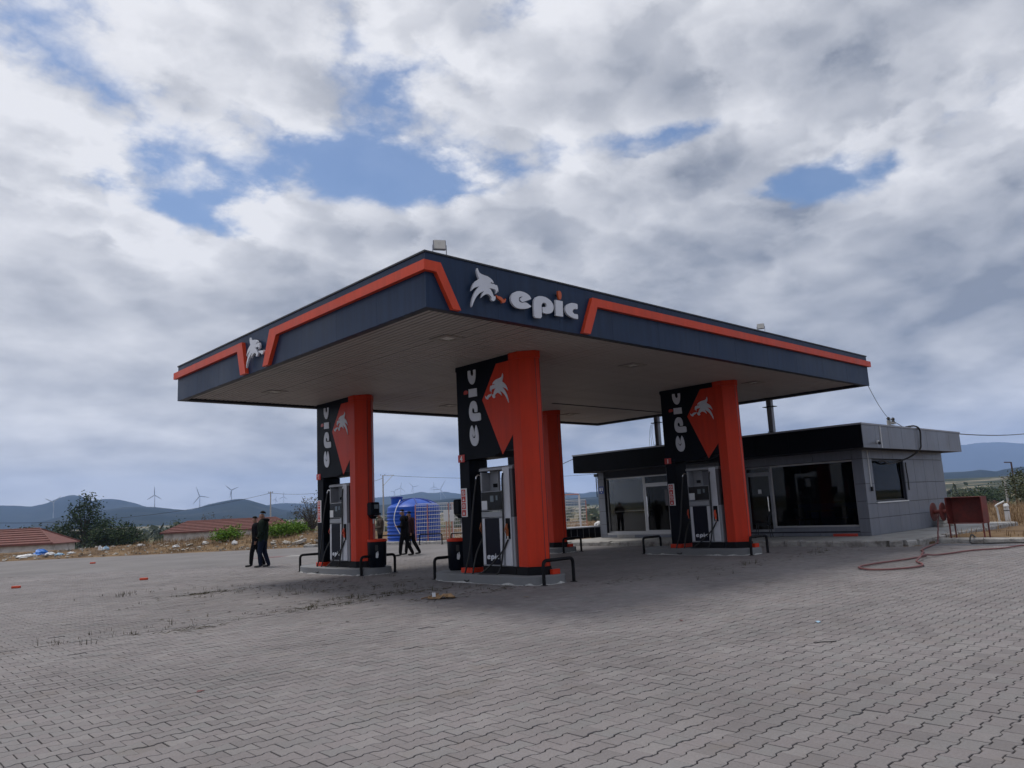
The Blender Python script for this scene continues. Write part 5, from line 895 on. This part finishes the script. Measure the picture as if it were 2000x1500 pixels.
def turbine(p, h, a, label):
    t = thing('wind_turbine', label, 'wind turbine', p, 0, 'wind turbines along the hills'); MB().tube([(0, 0, -12), (0, 0, h)], [2.1, 1.2], 10).build('tower', 'turbine', t, smooth=True)
    f_ = -fwv; MB().box((-2, -2, h - 1.8), (2, 2, h + 1.8), ch=.6).build('nacelle', 'turbine', t); hub = Vector((0, 0, h)) + f_ * 4; MB().tube([Vector((0, 0, h)) + f_ * 2, hub + f_ * 1.5], [1.6, .6], 8).build('hub', 'turbine', t)
    for k in range(3):
        q = R(a + 120 * k); dr = rv * math.sin(q) + Vector((0, 0, 1)) * math.cos(q); sd_ = dr.cross(f_); bl = h * .72; mb = MB()
        mb.add([hub + dr*r + sd_*w_ + f_*tt for r, w_ in ((1, -1.4), (bl*.2, -2.6), (bl*.6, -1.9), (bl, -.8), (bl, .8), (bl*.6, 1.6), (bl*.2, 2.0), (1, 1.4)) for tt in (0, .6)], [(0,2,4,6,8,10,12,14), (15,13,11,9,7,5,3,1)] + [(2*i, 2*i+1, (2*i+3) % 16, (2*i+2) % 16) for i in range(8)]); mb.build('blade', 'turbine', t)
TB = [((724, 3516, 66), 51, 55, 'on the slope before the tall hill'), ((1202, 3804, 92), 55, 0, 'straight above the dark roofline tree gap'), ((1389, 3739, 69), 66, -20, 'in the saddle between the hills'), ((1523, 3687, 107), 52, 70, 'on the rounded hill by the pole'), ((2743, 5770, 132), 34, 20, 'tiny, just right of the concrete pole'), ((2799, 5743, 132), 54, 5, 'far off, between pole and bare tree'), ((3616, 5387, 150), 42, 40, 'above the tank hatch'), ((3662, 5356, 155), 66, 10, 'above the tank shoulder'), ((3747, 5297, 160), 66, -40, 'above the middle of the tank'), ((3889, 5194, 160), 60, 0, 'on the far ridge right of the tank'), ((3145, 4127, 60), 96, 30, 'before the ridge right of the tank')]
for p, h, a, l in TB: turbine(p, h, a, f'white wind turbine {l}')
def house(c, ang, L_, W_, wh, rh, label, ov=.5, base=-3.0):
    t = thing('tiled_house', label, 'house', (c[0], c[1], base), ang, 'low houses with red tiled roofs'); MB().box((-L_/2, -W_/2, -.5), (L_/2, W_/2, wh)).build('wall', 'plaster', t)
    a, b = L_/2 + ov, W_/2 + ov; r = L_/2 - W_/2 * .95; z0, z1 = wh - .12, wh + rh
    rf = MB().add([(-a, -b, z0), (a, -b, z0), (a, b, z0), (-a, b, z0), (-r, 0, z1), (r, 0, z1), (-a, -b, z0 - .12), (a, -b, z0 - .12), (a, b, z0 - .12), (-a, b, z0 - .12)], [(0,1,5,4), (1,2,5), (2,3,4,5), (3,0,4), (6,7,1,0), (7,8,2,1), (8,9,3,2), (9,6,0,3), (9,8,7,6)]).build('roof', 'rooftile', t)
    nr = 7
    for k in range(nr):        # courses of tiles
        s0, s1 = k / nr, (k + 1.12) / nr
        for sgn in (-1, 1):
            def pt(s, e): y = -sgn * b * (1 - s); x = (a + (r - a) * s) * e; return Vector((x, y * 1.0, z0 + (z1 - z0) * s))
            up = Vector((0, 0, .17)); lo = Vector((0, 0, .02)); A_, B_, C_, D_ = pt(s0, -1) + up, pt(s0, 1) + up, pt(min(s1, 1), 1) + lo, pt(min(s1, 1), -1) + lo
            MB().add([A_, B_, C_, D_, pt(s0, -1) + Vector((0, 0, .0)), pt(s0, 1)], [(0,1,2,3), (4,5,1,0)]).build('tile_course', 'rooftile', rf, fix=False)
    MB().tube([(-r, 0, z1 + .05), (r, 0, z1 + .05)], .12, 8).build('ridge_tiles', 'rooftile', rf)
    for s in (-1, 1):
        for q in (-1, 1): MB().tube([(s*r, 0, z1 + .05), (s*a, q*b, z0 + .06)], .10, 6).build('hip_tiles', 'rooftile', rf)
    return t
H1 = polar(-0.668, 132.0); house((H1.x, H1.y), R(-38), 15.5, 7.0, 2.75, 2.0, 'nearer low house with red tiled hip roof below the big tree', base=-2.8)
H2 = polar(-0.374, 152.0); house((H2.x, H2.y), R(-35), 22, 6.5, 2.9, 1.75, 'longer low house with red tiled roof behind the walking men', base=-2.6)
H3 = polar(0.613, 215.0); house((H3.x, H3.y), R(-20), 5.6, 4.6, 2.5, 1.5, 'small pale house with red roof among dark trees', base=-5.7)
# street lamp and post among the verge trees
L_p = polar(0.649, 120.0); t = thing('street_lamp', 'dark rusty street lamp post above the verge shrubs', 'street lamp', (L_p.x, L_p.y, -3.2)); MB().tube([(0, 0, 0), (0, 0, 7.7)], [.14, .10], 8).build('shaft', 'rustpole', t); MB().tube([Vector((0, 0, 7.65)), Vector((0, 0, 7.7)) - rv * .9], .08, 6).build('arm', 'rustpole', t)
W_p = polar(0.637, 170.0); t = thing('utility_pole', 'pale concrete pole beside the rusty street lamp', 'utility pole', (W_p.x, W_p.y, -4.2), 0, 'concrete utility poles'); MB().tube([(0, 0, 0), (0, 0, 7.2)], [.2, .13], 8).build('shaft', 'pole', t); MB().tube([Vector((0, 0, 7.1)) - rv * .6, Vector((0, 0, 7.1)) + rv * .6], .06, 6).build('crossarm', 'pole', t)
# ------------------------------------------------------------------ trees, shrubs, dry grass
def tree(p, H, clumps, nleaf, ls, leafm, label, trunk=.16, name='tree', bare=0, group=None, cat='tree'):
    t = thing(name, label, cat, p, 0, group); tr = MB(); th_ = min(c[2] - c[5] * .6 for c in clumps); top = Vector((clumps[0][0]*.5, clumps[0][1]*.5, clumps[0][2]))
    tr.tube(arc([(0, 0, -.4), (random.gauss(0, .05), random.gauss(0, .05), H*.18), (top.x*.6, top.y*.6, max(th_, H*.3)), tuple(top)], 4), [trunk*1.3] + [trunk * (1 - k/13*.75) for k in range(12)], 8)
    for c in clumps:
        for _ in range(3 + bare):
            q = Vector((c[0] + random.gauss(0, c[3]*.45), c[1] + random.gauss(0, c[4]*.45), c[2] + random.gauss(0, c[5]*.4))); b0 = Vector((0, 0, H * random.uniform(.2, .45))); md = b0.lerp(q, .5) + Vector((random.gauss(0, .1), random.gauss(0, .1), .15*H*.2)); tr.tube([b0, md, q], [trunk*.45, trunk*.28, trunk*.07], 5)
    tr.build('trunk', 'bark', t, smooth=True, fix=False); vol = np.array([c[3]*c[4]*c[5] for c in clumps]); vol = vol**.75; vol /= vol.sum(); v = []; f = []
    for c, fr_ in zip(clumps, vol):
        nsub = max(4, int(fr_ * nleaf / 22))
        for _ in range(nsub):       # small sprays of leaves, denser towards the outside of each clump
            d = Vector((random.gauss(0, 1), random.gauss(0, 1), random.gauss(0, 1))).normalized() * (random.random() ** .42); cc = Vector((c[0] + d.x*c[3], c[1] + d.y*c[4], c[2] + d.z*c[5])); sr = ls * random.uniform(1.5, 4.0)
            for _ in range(22):
                q = cc + Vector((random.gauss(0, sr), random.gauss(0, sr), random.gauss(0, sr*.75))); a = Vector((random.gauss(0, 1), random.gauss(0, 1), random.gauss(0, .6))).normalized(); b = a.orthogonal().normalized(); b = Matrix.Rotation(random.random()*6.28, 3, a) @ b; s = ls * random.uniform(.6, 1.3); o = len(v)
                v += [tuple(q - a*s), tuple(q + b*s*.45), tuple(q + a*s), tuple(q - b*s*.45)]; f.append((o, o+1, o+2, o+3))
    me = bpy.data.meshes.new('crown'); me.from_pydata(v, [], f); me.materials.append(MATS[leafm]); link('crown', me, t); return t
def gz_at(x, y): return float(ground_z(np.array([x]), np.array([y]))[0])
def at(az_, d): q = polar(az_, d); return (q.x, q.y, gz_at(q.x, q.y))
tg = 'trees beyond the yard'
tree(at(-0.566, 148), 10.8, [(0, 0, 6.6, 1.6, 1.6, 3.6), (-2.6, .5, 4.3, 2.2, 2.2, 2.2), (2.2, -.3, 4.6, 2.0, 2.0, 2.4), (.2, 0, 9.4, .8, .8, 1.3), (-1.2, 0, 8.6, .6, .6, 1.0), (1.3, .3, 8.4, .7, .7, 1.2), (-3.8, 0, 3.0, 1.5, 1.5, 1.5), (-1.9, -.2, 7.2, .7, .7, 1.0)], 5200, .22, 'leaf_dark', 'tall pointed dark tree rising behind the nearer tiled house', .22, group=tg)
tree(at(-0.539, 142), 7.2, [(0, 0, 4.0, 2.4, 2.4, 2.4), (2.2, .3, 3.2, 1.8, 1.8, 2.0), (-1.4, 0, 2.6, 1.6, 1.6, 1.6)], 3200, .20, 'leaf_dark', 'rounded dark tree in the middle of the clump', .2, group=tg); tree(at(-0.514, 140), 6.6, [(0, 0, 3.6, 2.2, 2.2, 2.2), (1.5, 0, 2.6, 1.7, 1.7, 1.6)], 2600, .20, 'leaf_dark', 'broad dark tree closing the clump towards the open field', .2, group=tg)
tree(at(-0.655, 165), 7.0, [(-3, 0, 3.6, 2.6, 2.2, 2.2), (1.5, 0, 4.0, 2.6, 2.2, 2.2), (5.5, 0, 4.0, 2.2, 2.2, 2.4)], 2600, .24, 'leaf_olive', 'hazy olive tree behind the nearer tiled roof', .2, group=tg); tree(at(-0.446, 170), 6.0, [(0, 0, 4.3, 1.2, 1.2, 1.4), (-1.6, 0, 3.3, 1.0, 1.0, 1.3)], 900, .2, 'leaf_dark', 'small dark tree at the end of the longer house', .14, group=tg)
tree(at(-0.396, 175), 8.2, [(0, 0, 5.4, 3.2, 2.5, 2.4), (2.4, 0, 4.8, 2, 2, 1.8)], 700, .16, 'leaf_grey', 'almost bare dark tree behind the longer house', .2, bare=12, group=tg); tree(at(-0.270, 118), 9.0, [(0, 0, 5.6, 2.6, 2.3, 2.8), (1.2, 0, 4.0, 2.2, 2, 2.0), (-1.3, 0, 4.4, 1.8, 1.8, 2.0)], 2200, .13, 'leaf_grey', 'thin grey leaved tree behind the black post', .2, bare=14, group=tg)
tree(at(-0.307, 150), 5.0, [(0, 0, 2.8, 1.9, 1.9, 1.9), (1.6, 0, 2.2, 1.3, 1.3, 1.4)], 1500, .2, 'leaf_dark', 'round dark tree between pole and grey leaved tree', .16, group=tg); tree(at(-0.245, 190), 6.0, [(0, 0, 3, 4, 3, 2.2), (6, 0, 2.6, 3, 3, 1.8)], 1600, .24, 'leaf_dark', 'wide dark tree line behind the orange shaft', .2, group=tg)
vg = 'shrubs on the verge'
tree(at(0.668, 66), 3.0, [(0, 0, 1.4, 2.0, 1.8, 1.1), (2.0, .4, 1.6, 1.6, 1.6, 1.2), (-1.6, 0, 1.0, 1.4, 1.2, .8)], 3600, .09, 'leaf_olive', 'olive green tree at the verge below the street lamp', .12, group=vg); tree(at(0.610, 215), 7.4, [(0, 0, 3.6, 3.4, 3, 2.4), (-5, 0, 3.2, 3, 3, 2.2), (5, 0, 3.4, 3, 3, 2.2)], 2600, .26, 'leaf_dark', 'wide dark tree row behind the small pale house', .22, group=vg); tree(at(0.583, 230), 7.0, [(0, 0, 3.4, 3.4, 3, 2.2), (-5, 0, 3.0, 3, 3, 2.0), (5, 0, 3.2, 3, 3, 2.0)], 2400, .26, 'leaf_olive', 'olive tree row beside the far corner of the store', .22, group=vg)
bg = 'bright green bushes at the yard edge'
for az_, d_, h_, w_, l in ((-0.378, 48.5, .68, .75, 'bright green bush beside the white rubbish bag'), (-0.310, 47.5, .75, .8, 'bright green bush right behind the walking men'), (-0.290, 48.5, .5, .5, 'bright green bush between the men and the black post')):
    q = at(az_, d_); tree(q, h_, [(0, 0, h_*.5, w_, w_*.7, h_*.45), (w_*.5, 0, h_*.42, w_*.6, w_*.5, h_*.4), (-w_*.5, 0, h_*.4, w_*.6, w_*.5, h_*.38)], 1700, .075, 'leaf_bright', l, .03, 'bush', group=bg, cat='bush')
def scatter(n, fn): return [p for p in (fn() for _ in range(n)) if p]
def bankpt():
    az_ = random.uniform(-0.80, -0.235); d_ = random.uniform(41, 62); q = polar(az_, d_); e = float(edge_d(np.array([q.x]), np.array([q.y]))[0])
    if e < .35 or math.hypot(q.x - 16.4, q.y - 23.7) < 2.2: return None
    return (q.x, q.y, gz_at(q.x, q.y) - .02, random.randint(4, 9), .28, random.uniform(.12, .42) * min(1, .35 + e*.25) * (1 if az_ > -.5 else .35), .011)
tag(blades(scatter(4200, bankpt), 'dry_grass', 'dry', None, .9), 'dry yellow grass on the bank beyond the yard', 'grass', kind='stuff')
def vergept():
    x, y = random.uniform(17.3, 60), random.uniform(-14, 14); q = polar(0, 1); e = y - (-1.0 + (x - 16) * .03)
    if x < 27.3 and y > -1.1: return None
    if y > 1.5 and x < 30: return None
    h = random.uniform(.08, .3) if x < 25 else random.uniform(.2, .62)
    if x < 24 and random.random() < .55: return None
    return (x, y, gz_at(x, y) - .01, random.randint(5, 11), .30, h, .010)
tag(blades(scatter(3600, vergept), 'verge_grass', 'dry', None, .8), 'tall dry grass on the verge beside the store', 'grass', kind='stuff')
def fieldpt():
    az_ = random.uniform(-.12, .18); d_ = random.uniform(42, 75); q = polar(az_, d_)
    if q.x < 17.2: return None
    return (q.x, q.y, gz_at(q.x, q.y) - .02, random.randint(3, 7), .4, random.uniform(.1, .35), .012)
tag(blades(scatter(1500, fieldpt), 'field_grass', 'dry', None, .9), 'dry grass of the field seen past the rear column', 'grass', kind='stuff')
# distant woods along the foot of the hills
v = []; f = []
def clump(q, r_, h_):
    for _ in range(26):
        a = Vector((random.gauss(0, 1), random.gauss(0, 1), random.gauss(0, .7))).normalized(); b = a.orthogonal().normalized(); c0 = Vector((q[0] + random.gauss(0, r_*.5), q[1] + random.gauss(0, r_*.5), q[2] + abs(random.gauss(.45, .3)) * h_)); s = r_ * random.uniform(.2, .42); o = len(v)
        v.extend([tuple(c0 - a*s), tuple(c0 + b*s*.7), tuple(c0 + a*s), tuple(c0 - b*s*.7)]); f.append((o, o+1, o+2, o+3))
for _ in range(620):
    az_ = random.uniform(-.85, .85); d_ = 210 * (1 + random.random() ** 1.5 * 5); q = polar(az_, d_)
    if fbm(np.array([q.x]), np.array([q.y]), 90, 2, 21)[0] < .43: continue
    clump((q.x, q.y, gz_at(q.x, q.y)), random.uniform(3, 6.5), random.uniform(3, 6.5))
me = bpy.data.meshes.new('distant_trees'); me.from_pydata(v, [], f); me.materials.append(MATS['far_leaf']); tag(link('distant_trees', me), 'distant dark trees and scrub over the plain below the hills', 'trees', kind='stuff')
# ------------------------------------------------------------------ people
def person(p, rz, H, label, top, legs, stride=.22, head=(.03, 0), arms='down', shoes='shoe', hood=None, cap=True, lean=0.0, bulk=1.0):
    k = H / 1.76; J = {}; E_ = []
    def j(n, x, y, z, r, g): J[n] = (Vector((x + lean * max(0, z - .95), y, z)) * k, r * k, g)
    j('pelvis', 0, 0, .96, .145*bulk, 'leg'); j('waist', 0, 0, 1.10, .14*bulk, 'top'); j('chest', 0, 0, 1.30, .16*bulk, 'top'); j('collar', 0, 0, 1.43, .10*bulk, 'top'); j('neck', .01, 0, 1.50, .055, 'skin'); j('head', .025 + head[0]*.3, 0, 1.60 - head[1]*.3, .086, 'skin'); j('crown', .02 + head[0]*.6, 0, 1.685 - head[1], .082, 'skin'); j('nose', .125 + head[0]*.5, 0, 1.605 - head[1]*.7, .016, 'skin')
    E_ += [('pelvis', 'waist'), ('waist', 'chest'), ('chest', 'collar'), ('collar', 'neck'), ('neck', 'head'), ('head', 'crown'), ('head', 'nose')]
    for s, n in ((1, 'l'), (-1, 'r')):
        f_ = stride * s; j(n+'hip', 0, .09*s, .90, .105*bulk, 'leg'); j(n+'knee', f_*.45 + .03, .10*s, .50, .082, 'leg'); j(n+'ank', f_ - .05, .10*s, .10, .068, 'leg'); j(n+'heel', f_ - .08, .10*s, .045, .045, 'shoe'); j(n+'toe', f_ + .15, .12*s, .035, .036, 'shoe')
        E_ += [('pelvis', n+'hip'), (n+'hip', n+'knee'), (n+'knee', n+'ank'), (n+'ank', n+'heel'), (n+'heel', n+'toe')]
        if arms == 'pocket': el, wr, hd = (-.06, .27, 1.13), (.10, .20, .97), (.15, .15, .93)
        elif arms == 'front': el, wr, hd = (-.02, .25, 1.12), (.20, .16, 1.10), (.28, .10, 1.11)
        else: el, wr, hd = (-.03 - f_*.15, .25, 1.14), (.04 - f_*.45, .25, .90), (.07 - f_*.5, .24, .83)
        j(n+'sho', 0, .185*s*bulk, 1.40, .078*bulk, 'top'); j(n+'elb', el[0], el[1]*s, el[2], .056*bulk, 'top'); j(n+'wri', wr[0], wr[1]*s, wr[2], .040*bulk, 'top'); j(n+'palm', hd[0], hd[1]*s, hd[2], .032, 'skin')
        E_ += [('collar', n+'sho'), (n+'sho', n+'elb'), (n+'elb', n+'wri'), (n+'wri', n+'palm')]
        if arms != 'pocket':
            d = (Vector(hd) - Vector(wr)).normalized()
            for q in range(4):
                o = (q - 1.5) * .017; j(f'{n}f{q}a', hd[0] + d.x*.045 + o, hd[1]*s + d.y*s*.045, hd[2] + d.z*.045, .010, 'skin'); j(f'{n}f{q}b', hd[0] + d.x*(.085 - abs(q-1.3)*.008) + o + .010, hd[1]*s + d.y*s*.08, hd[2] + d.z*(.085 - abs(q-1.3)*.008), .008, 'skin'); E_ += [(n+'palm', f'{n}f{q}a'), (f'{n}f{q}a', f'{n}f{q}b')]
            j(n+'th', hd[0] + .045, hd[1]*s - .01*s, hd[2] + d.z*.02, .010, 'skin'); E_.append((n+'palm', n+'th'))
    nm = list(J); me = bpy.data.meshes.new('b'); me.from_pydata([J[n][0] for n in nm], [(nm.index(a), nm.index(b)) for a, b in E_], []); ob = bpy.data.objects.new('b', me); COL.objects.link(ob); ob.modifiers.new('s', 'SKIN')
    for i, n in enumerate(nm): sv_ = me.skin_vertices[0].data[i]; sv_.radius = (J[n][1], J[n][1]); sv_.use_root = (n == 'pelvis')
    ob.modifiers.new('u', 'SUBSURF').levels = 2; ob.modifiers['u'].render_levels = 2
    dg = bpy.context.evaluated_depsgraph_get(); bm_ = bpy.data.meshes.new_from_object(ob.evaluated_get(dg)); bpy.data.objects.remove(ob)
    bm_.materials.clear(); mats_ = {'skin': 0, 'top': 1, 'leg': 2, 'shoe': 3}
    for q in ('skin', top, legs, shoes): bm_.materials.append(MATS[q])
    segs = [(J[a][0], J[b][0], J[b][2] if b not in ('waist', 'lhip', 'rhip') else ('top' if b == 'waist' else 'leg'), J[b][1]) for a, b in E_]
    for pl in bm_.polygons:
        c = pl.center; best = None
        for a, b, g, r in segs:
            d = b - a; t_ = max(0, min(1, (c - a).dot(d) / max(d.length_squared, 1e-9))); q = (c - a - d*t_).length - r
            if best is None or q < best[0]: best = (q, g)
        g = best[1]
        if g == 'leg' and c.z > .84 * k: g = 'top'
        pl.material_index = mats_[g]; pl.use_smooth = True
    t = thing('person', label, 'person', p, rz); link('body', bm_, t)
    hc = J['crown'][0]; hr = .089 * k; hm_ = MB(); n = 14; prof = []
    for a in range(7): q = a / 6 * 1.6; prof.append((hr * math.sin(q) + .002, hr * math.cos(q)))
    hm_.lathe(prof[::-1], n, (0, 0, 0)); hm_.v = [(x * 1.06 - .012*k, y, max(z, .028*k) if x > .02*k else z) for x, y, z in hm_.v]
    hm_.build('hair', 'hair', t, smooth=True, loc=hc + Vector((0, 0, -.004)) * k)
    for s in (-1, 1): MB().lathe([(.008, -.03), (.016, -.01), (.017, .012), (.006, .028)], 8, (0, 0, 0)).build('ear', 'skin', t, smooth=True, loc=J['head'][0] + Vector((-.005, s*.086, .0)) * k)
    if hood:
        q = J['collar'][0]; MB().tube(arc([q + Vector((.07, .10, .03))*k, q + Vector((-.08, .12, .06))*k, q + Vector((-.16, 0, .05))*k, q + Vector((-.08, -.12, .06))*k, q + Vector((.07, -.10, .03))*k], 5), [.03*k] + [.05*k]*18 + [.05*k, .03*k][:2], 8).build('hood', hood, t, smooth=True)
    return t
HD = math.atan2(-rv.y, -rv.x)      # facing the picture's open side, away from the store
person((4.32, 15.2, 0), HD + .05, 1.82, 'tall person in a dark green hooded jacket and jeans, looking up, nearer the camera', 'clothgreen', 'jeans', .10, (0.0, -.01), 'pocket', hood='clothblack', bulk=1.22)
person((4.42, 15.95, 0), HD + .1, 1.70, 'person in black clothes half hidden beside the hooded jacket, head bowed', 'clothblack', 'clothblack', .20, (.07, .03), 'down', bulk=1.12)
person((9.35, 14.3, 0), HD - .05, 1.70, 'person in black walking past the blue tank, nearer the camera', 'clothblack', 'clothblack', .22, (.06, .02), 'front', lean=.06, bulk=1.28)
person((9.95, 14.75, 0), HD - .1, 1.62, 'person in black with dark purple collar walking just behind', 'clothpurple', 'clothblack', .26, (.05, .02), 'down', lean=.05, bulk=1.18)
person((10.10, 17.1, 0), HD + .35, 1.62, 'person in a brown checked jacket standing behind the orange shaft', 'clothbrown', 'clothblack', .08, (.04, .02), 'front', bulk=1.2)
# ------------------------------------------------------------------ litter
def crumple(x, y, z, sx_, sy_, sz_, mt, label, name='plastic_bag', cat='rubbish', group='rubbish along the yard edge', rough=.35):
    n, mq = 9, 14; v = []; 
    for i in range(n + 1):
        for k in range(mq):
            th_ = math.pi * i / n; ph = 2*math.pi*k/mq; r = 1 + random.gauss(0, rough*.4); zz = math.cos(th_) * r; v.append((math.sin(th_)*math.cos(ph)*r*sx_, math.sin(th_)*math.sin(ph)*r*sy_, max(-.05, zz) * sz_))
    f = [(i*mq+k, i*mq+(k+1) % mq, (i+1)*mq+(k+1) % mq, (i+1)*mq+k) for i in range(n) for k in range(mq)]
    mb = MB(); mb.add(v, f); return tag(mb.build(name, mt, loc=(x, y, z)), label, cat, group)
def lit(az_, d_, a, b, c, *r, **k): q = at(az_, d_); return crumple(q[0], q[1], q[2], a*.55, b*.55, c*.7, *r, **k)
lit(-.622, 52.5, .65, .6, .42, 'bagblue', 'bright blue plastic sheet on the rubbish heap'); lit(-.640, 52, 1.0, .7, .22, 'bagwhite', 'large off white sack left of the blue sheet'); lit(-.610, 51.5, .5, .45, .22, 'bagwhite', 'white bag right of the blue sheet'); lit(-.598, 51, .45, .4, .16, 'baglight', 'pale blue rag at the heap end'); lit(-.583, 51, .35, .3, .14, 'bagwhite', 'small white rag at the end of the heap')
lit(-.545, 51.2, .25, .25, .32, 'bagwhite', 'crumpled white bag left of the light blue one'); lit(-.538, 50.8, .32, .25, .28, 'baglight', 'light blue bag at the foot of the dark trees'); lit(-.492, 51.0, .42, .25, .2, 'bagwhite', 'flattened white bag alone in the dry grass'); lit(-.446, 48.6, .4, .25, .18, 'bagwhite', 'white bag before the longer house'); lit(-.408, 48.2, .35, .3, .22, 'bagwhite', 'white bag left of the bright bush'); lit(-.370, 46.8, .32, .26, .3, 'bagwhite', 'white bag under the bright green bush'); lit(-.335, 46.2, .5, .3, .12, 'bagwhite', 'flat white scrap behind the men')
for k, (az_, d_, s) in enumerate(((-.285, 44.8, .36), (-.302, 45.2, .22), (-.262, 44.6, .24), (-.276, 44.0, .16), (-.32, 45.6, .18))):
    q = at(az_, d_); mb = MB().box((-s, -s*.7, 0), (s, s*.7, s*.5), ch=s*.12); mb.v = [(x + random.gauss(0, s*.07), y + random.gauss(0, s*.07), z + random.gauss(0, s*.05)) for x, y, z in mb.v]; o = mb.build('rubble_block', 'stone', loc=(q[0], q[1], q[2] + .02)); o.rotation_euler = (random.uniform(-.4, .4), random.uniform(-.4, .4), random.random() * 3); tag(o, ('largest tilted rubble block near the black post', 'medium rubble block left of the largest one', 'rubble block right of the largest one', 'small rubble chunk before the largest block', 'small rubble chunk near the bright bushes')[k], 'rubble', 'rubble along the yard edge')
t = thing('crushed_carton', 'crushed brown carton lying before the frontmost island', 'rubbish', (1.5, 1.82, 0), R(-40)); crd = MB(); 
for i in range(8):
    for k in range(5): crd.v.append((-.24 + i*.068, -.13 + k*.065, max(.004, .05 + random.gauss(0, .028) - .12*abs(i - 3.5)/3.5*.3)))
crd.f = [(i*5+k, i*5+k+5, i*5+k+6, i*5+k+1) for i in range(7) for k in range(4)]; crd.m = [0]*len(crd.f); o = crd.build('sheet', 'card', t); mo_ = o.modifiers.new('t', 'SOLIDIFY'); mo_.thickness = .012; MB().tube(arc([(-.36, -.05, .02), (-.2, -.02, .05), (-.05, -.08, .10)], 4), .012, 6).build('wood_piece', 'wood', t); MB().box((-.16, -.14, .05), (-.10, -.10, .12)).build('white_scrap', 'paper', t)
for x, y, a, l in ((2.62, 28.7, .2, 'small red brick lying farthest out on the paving'), (.37, 14.35, .5, 'small red brick on the paving left of the walking men'), (-2.47, 15.9, .9, 'small red brick near the picture edge on the paving')):
    o = MB().box((-.105, -.05, 0), (.105, .05, .06), ch=.008).build('brick', 'brick', loc=(x, y, 0)); o.rotation_euler.z = R(-43) + a*.2; tag(o, l, 'brick', 'red bricks lying on the paving')
o = MB().tube(arc([(-.12, 0, .006), (-.03, .012, .008), (.05, -.01, .008), (.12, .0, .008)], 4), .005, 5).build('stick', 'rubber', loc=(.9, -5.42, 0)); o.rotation_euler.z = R(-35); tag(o, 'thin black stick lying on the paving', 'stick')
def leaf(x, y, a, s, mt, label, name='leaf'):
    mb = MB(); mb.add([(-s, 0, .006), (-s*.3, s*.45, .016), (s, 0, .008), (-s*.2, -s*.4, .01), (-s, 0, .003), (-s*.3, s*.45, .013), (s, 0, .005), (-s*.2, -s*.4, .007)], [(0,1,2,3), (7,6,5,4), (0,4,5,1), (1,5,6,2), (2,6,7,3), (3,7,4,0)]); o = mb.build(name, mt, loc=(x, y, 0)); o.rotation_euler.z = a; return tag(o, label, 'leaf', 'fallen scraps on the paving')
leaf(2.08, -4.78, .4, .07, 'baglight', 'pale blue plastic scrap lying on the grey paving', 'plastic_scrap'); leaf(-4.12, -1.95, .2, .045, 'hosered', 'dull red leaf on the paving in front'); leaf(1.4, -3.3, 1.0, .05, 'hosered', 'small red scrap on the paving before the lettered side'); leaf(2.3, 0.5, 2.0, .06, 'card', 'curled brown leaf near the island hoop')
lv_ = MB()
for k in range(60):
    x, y, a, s = random.uniform(-3, 5), random.uniform(.5, 8), random.random()*6, random.uniform(.025, .06); c_, s_ = math.cos(a)*s, math.sin(a)*s
    lv_.add([(x - c_, y - s_, .006), (x - s_*.45, y + c_*.45, .018), (x + c_, y + s_, .01), (x + s_*.4, y - c_*.4, .012)], [(0,1,2,3)])
tag(lv_.build('leaf_litter', 'weed', fix=False), 'small dark curled leaves scattered over the paving', 'leaves', kind='stuff')
v = []; f = []
for _ in range(700):
    az_ = random.uniform(-.72, -.24); d_ = random.uniform(43, 54); q = polar(az_, d_); e = float(edge_d(np.array([q.x]), np.array([q.y]))[0])
    if e < .1 or e > 5: continue
    z = gz_at(q.x, q.y); s = random.uniform(.03, .12); o = len(v); v += [(q.x + random.gauss(0, s), q.y + random.gauss(0, s), z + random.uniform(0, .08) + (.05 if i_ > 2 else 0)) for i_ in range(5)]; f += [(o, o+1, o+3), (o+1, o+2, o+3), (o+2, o, o+3), (o, o+1, o+4)]
me = bpy.data.meshes.new('rubble_scraps'); me.from_pydata(v, [], f); me.materials.append(MATS['stone']); tag(link('rubble_scraps', me), 'small scraps of rubble and litter along the yard edge', 'rubble', kind='stuff')
# red and white painted strips far out on the yard
mb = MB(); c0 = Vector((7.6, 21.3, 0)); d = Vector((.82, -.57, 0)); n_ = Vector((.57, .82, 0))
t = thing('painted_marking', 'faded red and white painted marking on the far paving', 'marking', (7.6, 21.3, 0))
for k in range(4):
    a = d * (k * 1.3 - 1); MB().add([a - n_*.35 + Vector((0, 0, .004)), a + d*1.25 - n_*.35 + Vector((0, 0, .004)), a + d*1.6 + n_*.35 + Vector((0, 0, .004)), a + d*.35 + n_*.35 + Vector((0, 0, .004))], [(0,1,2,3)]).build('stripe', 'hosered' if k % 2 == 0 else 'concrete', t, fix=False)
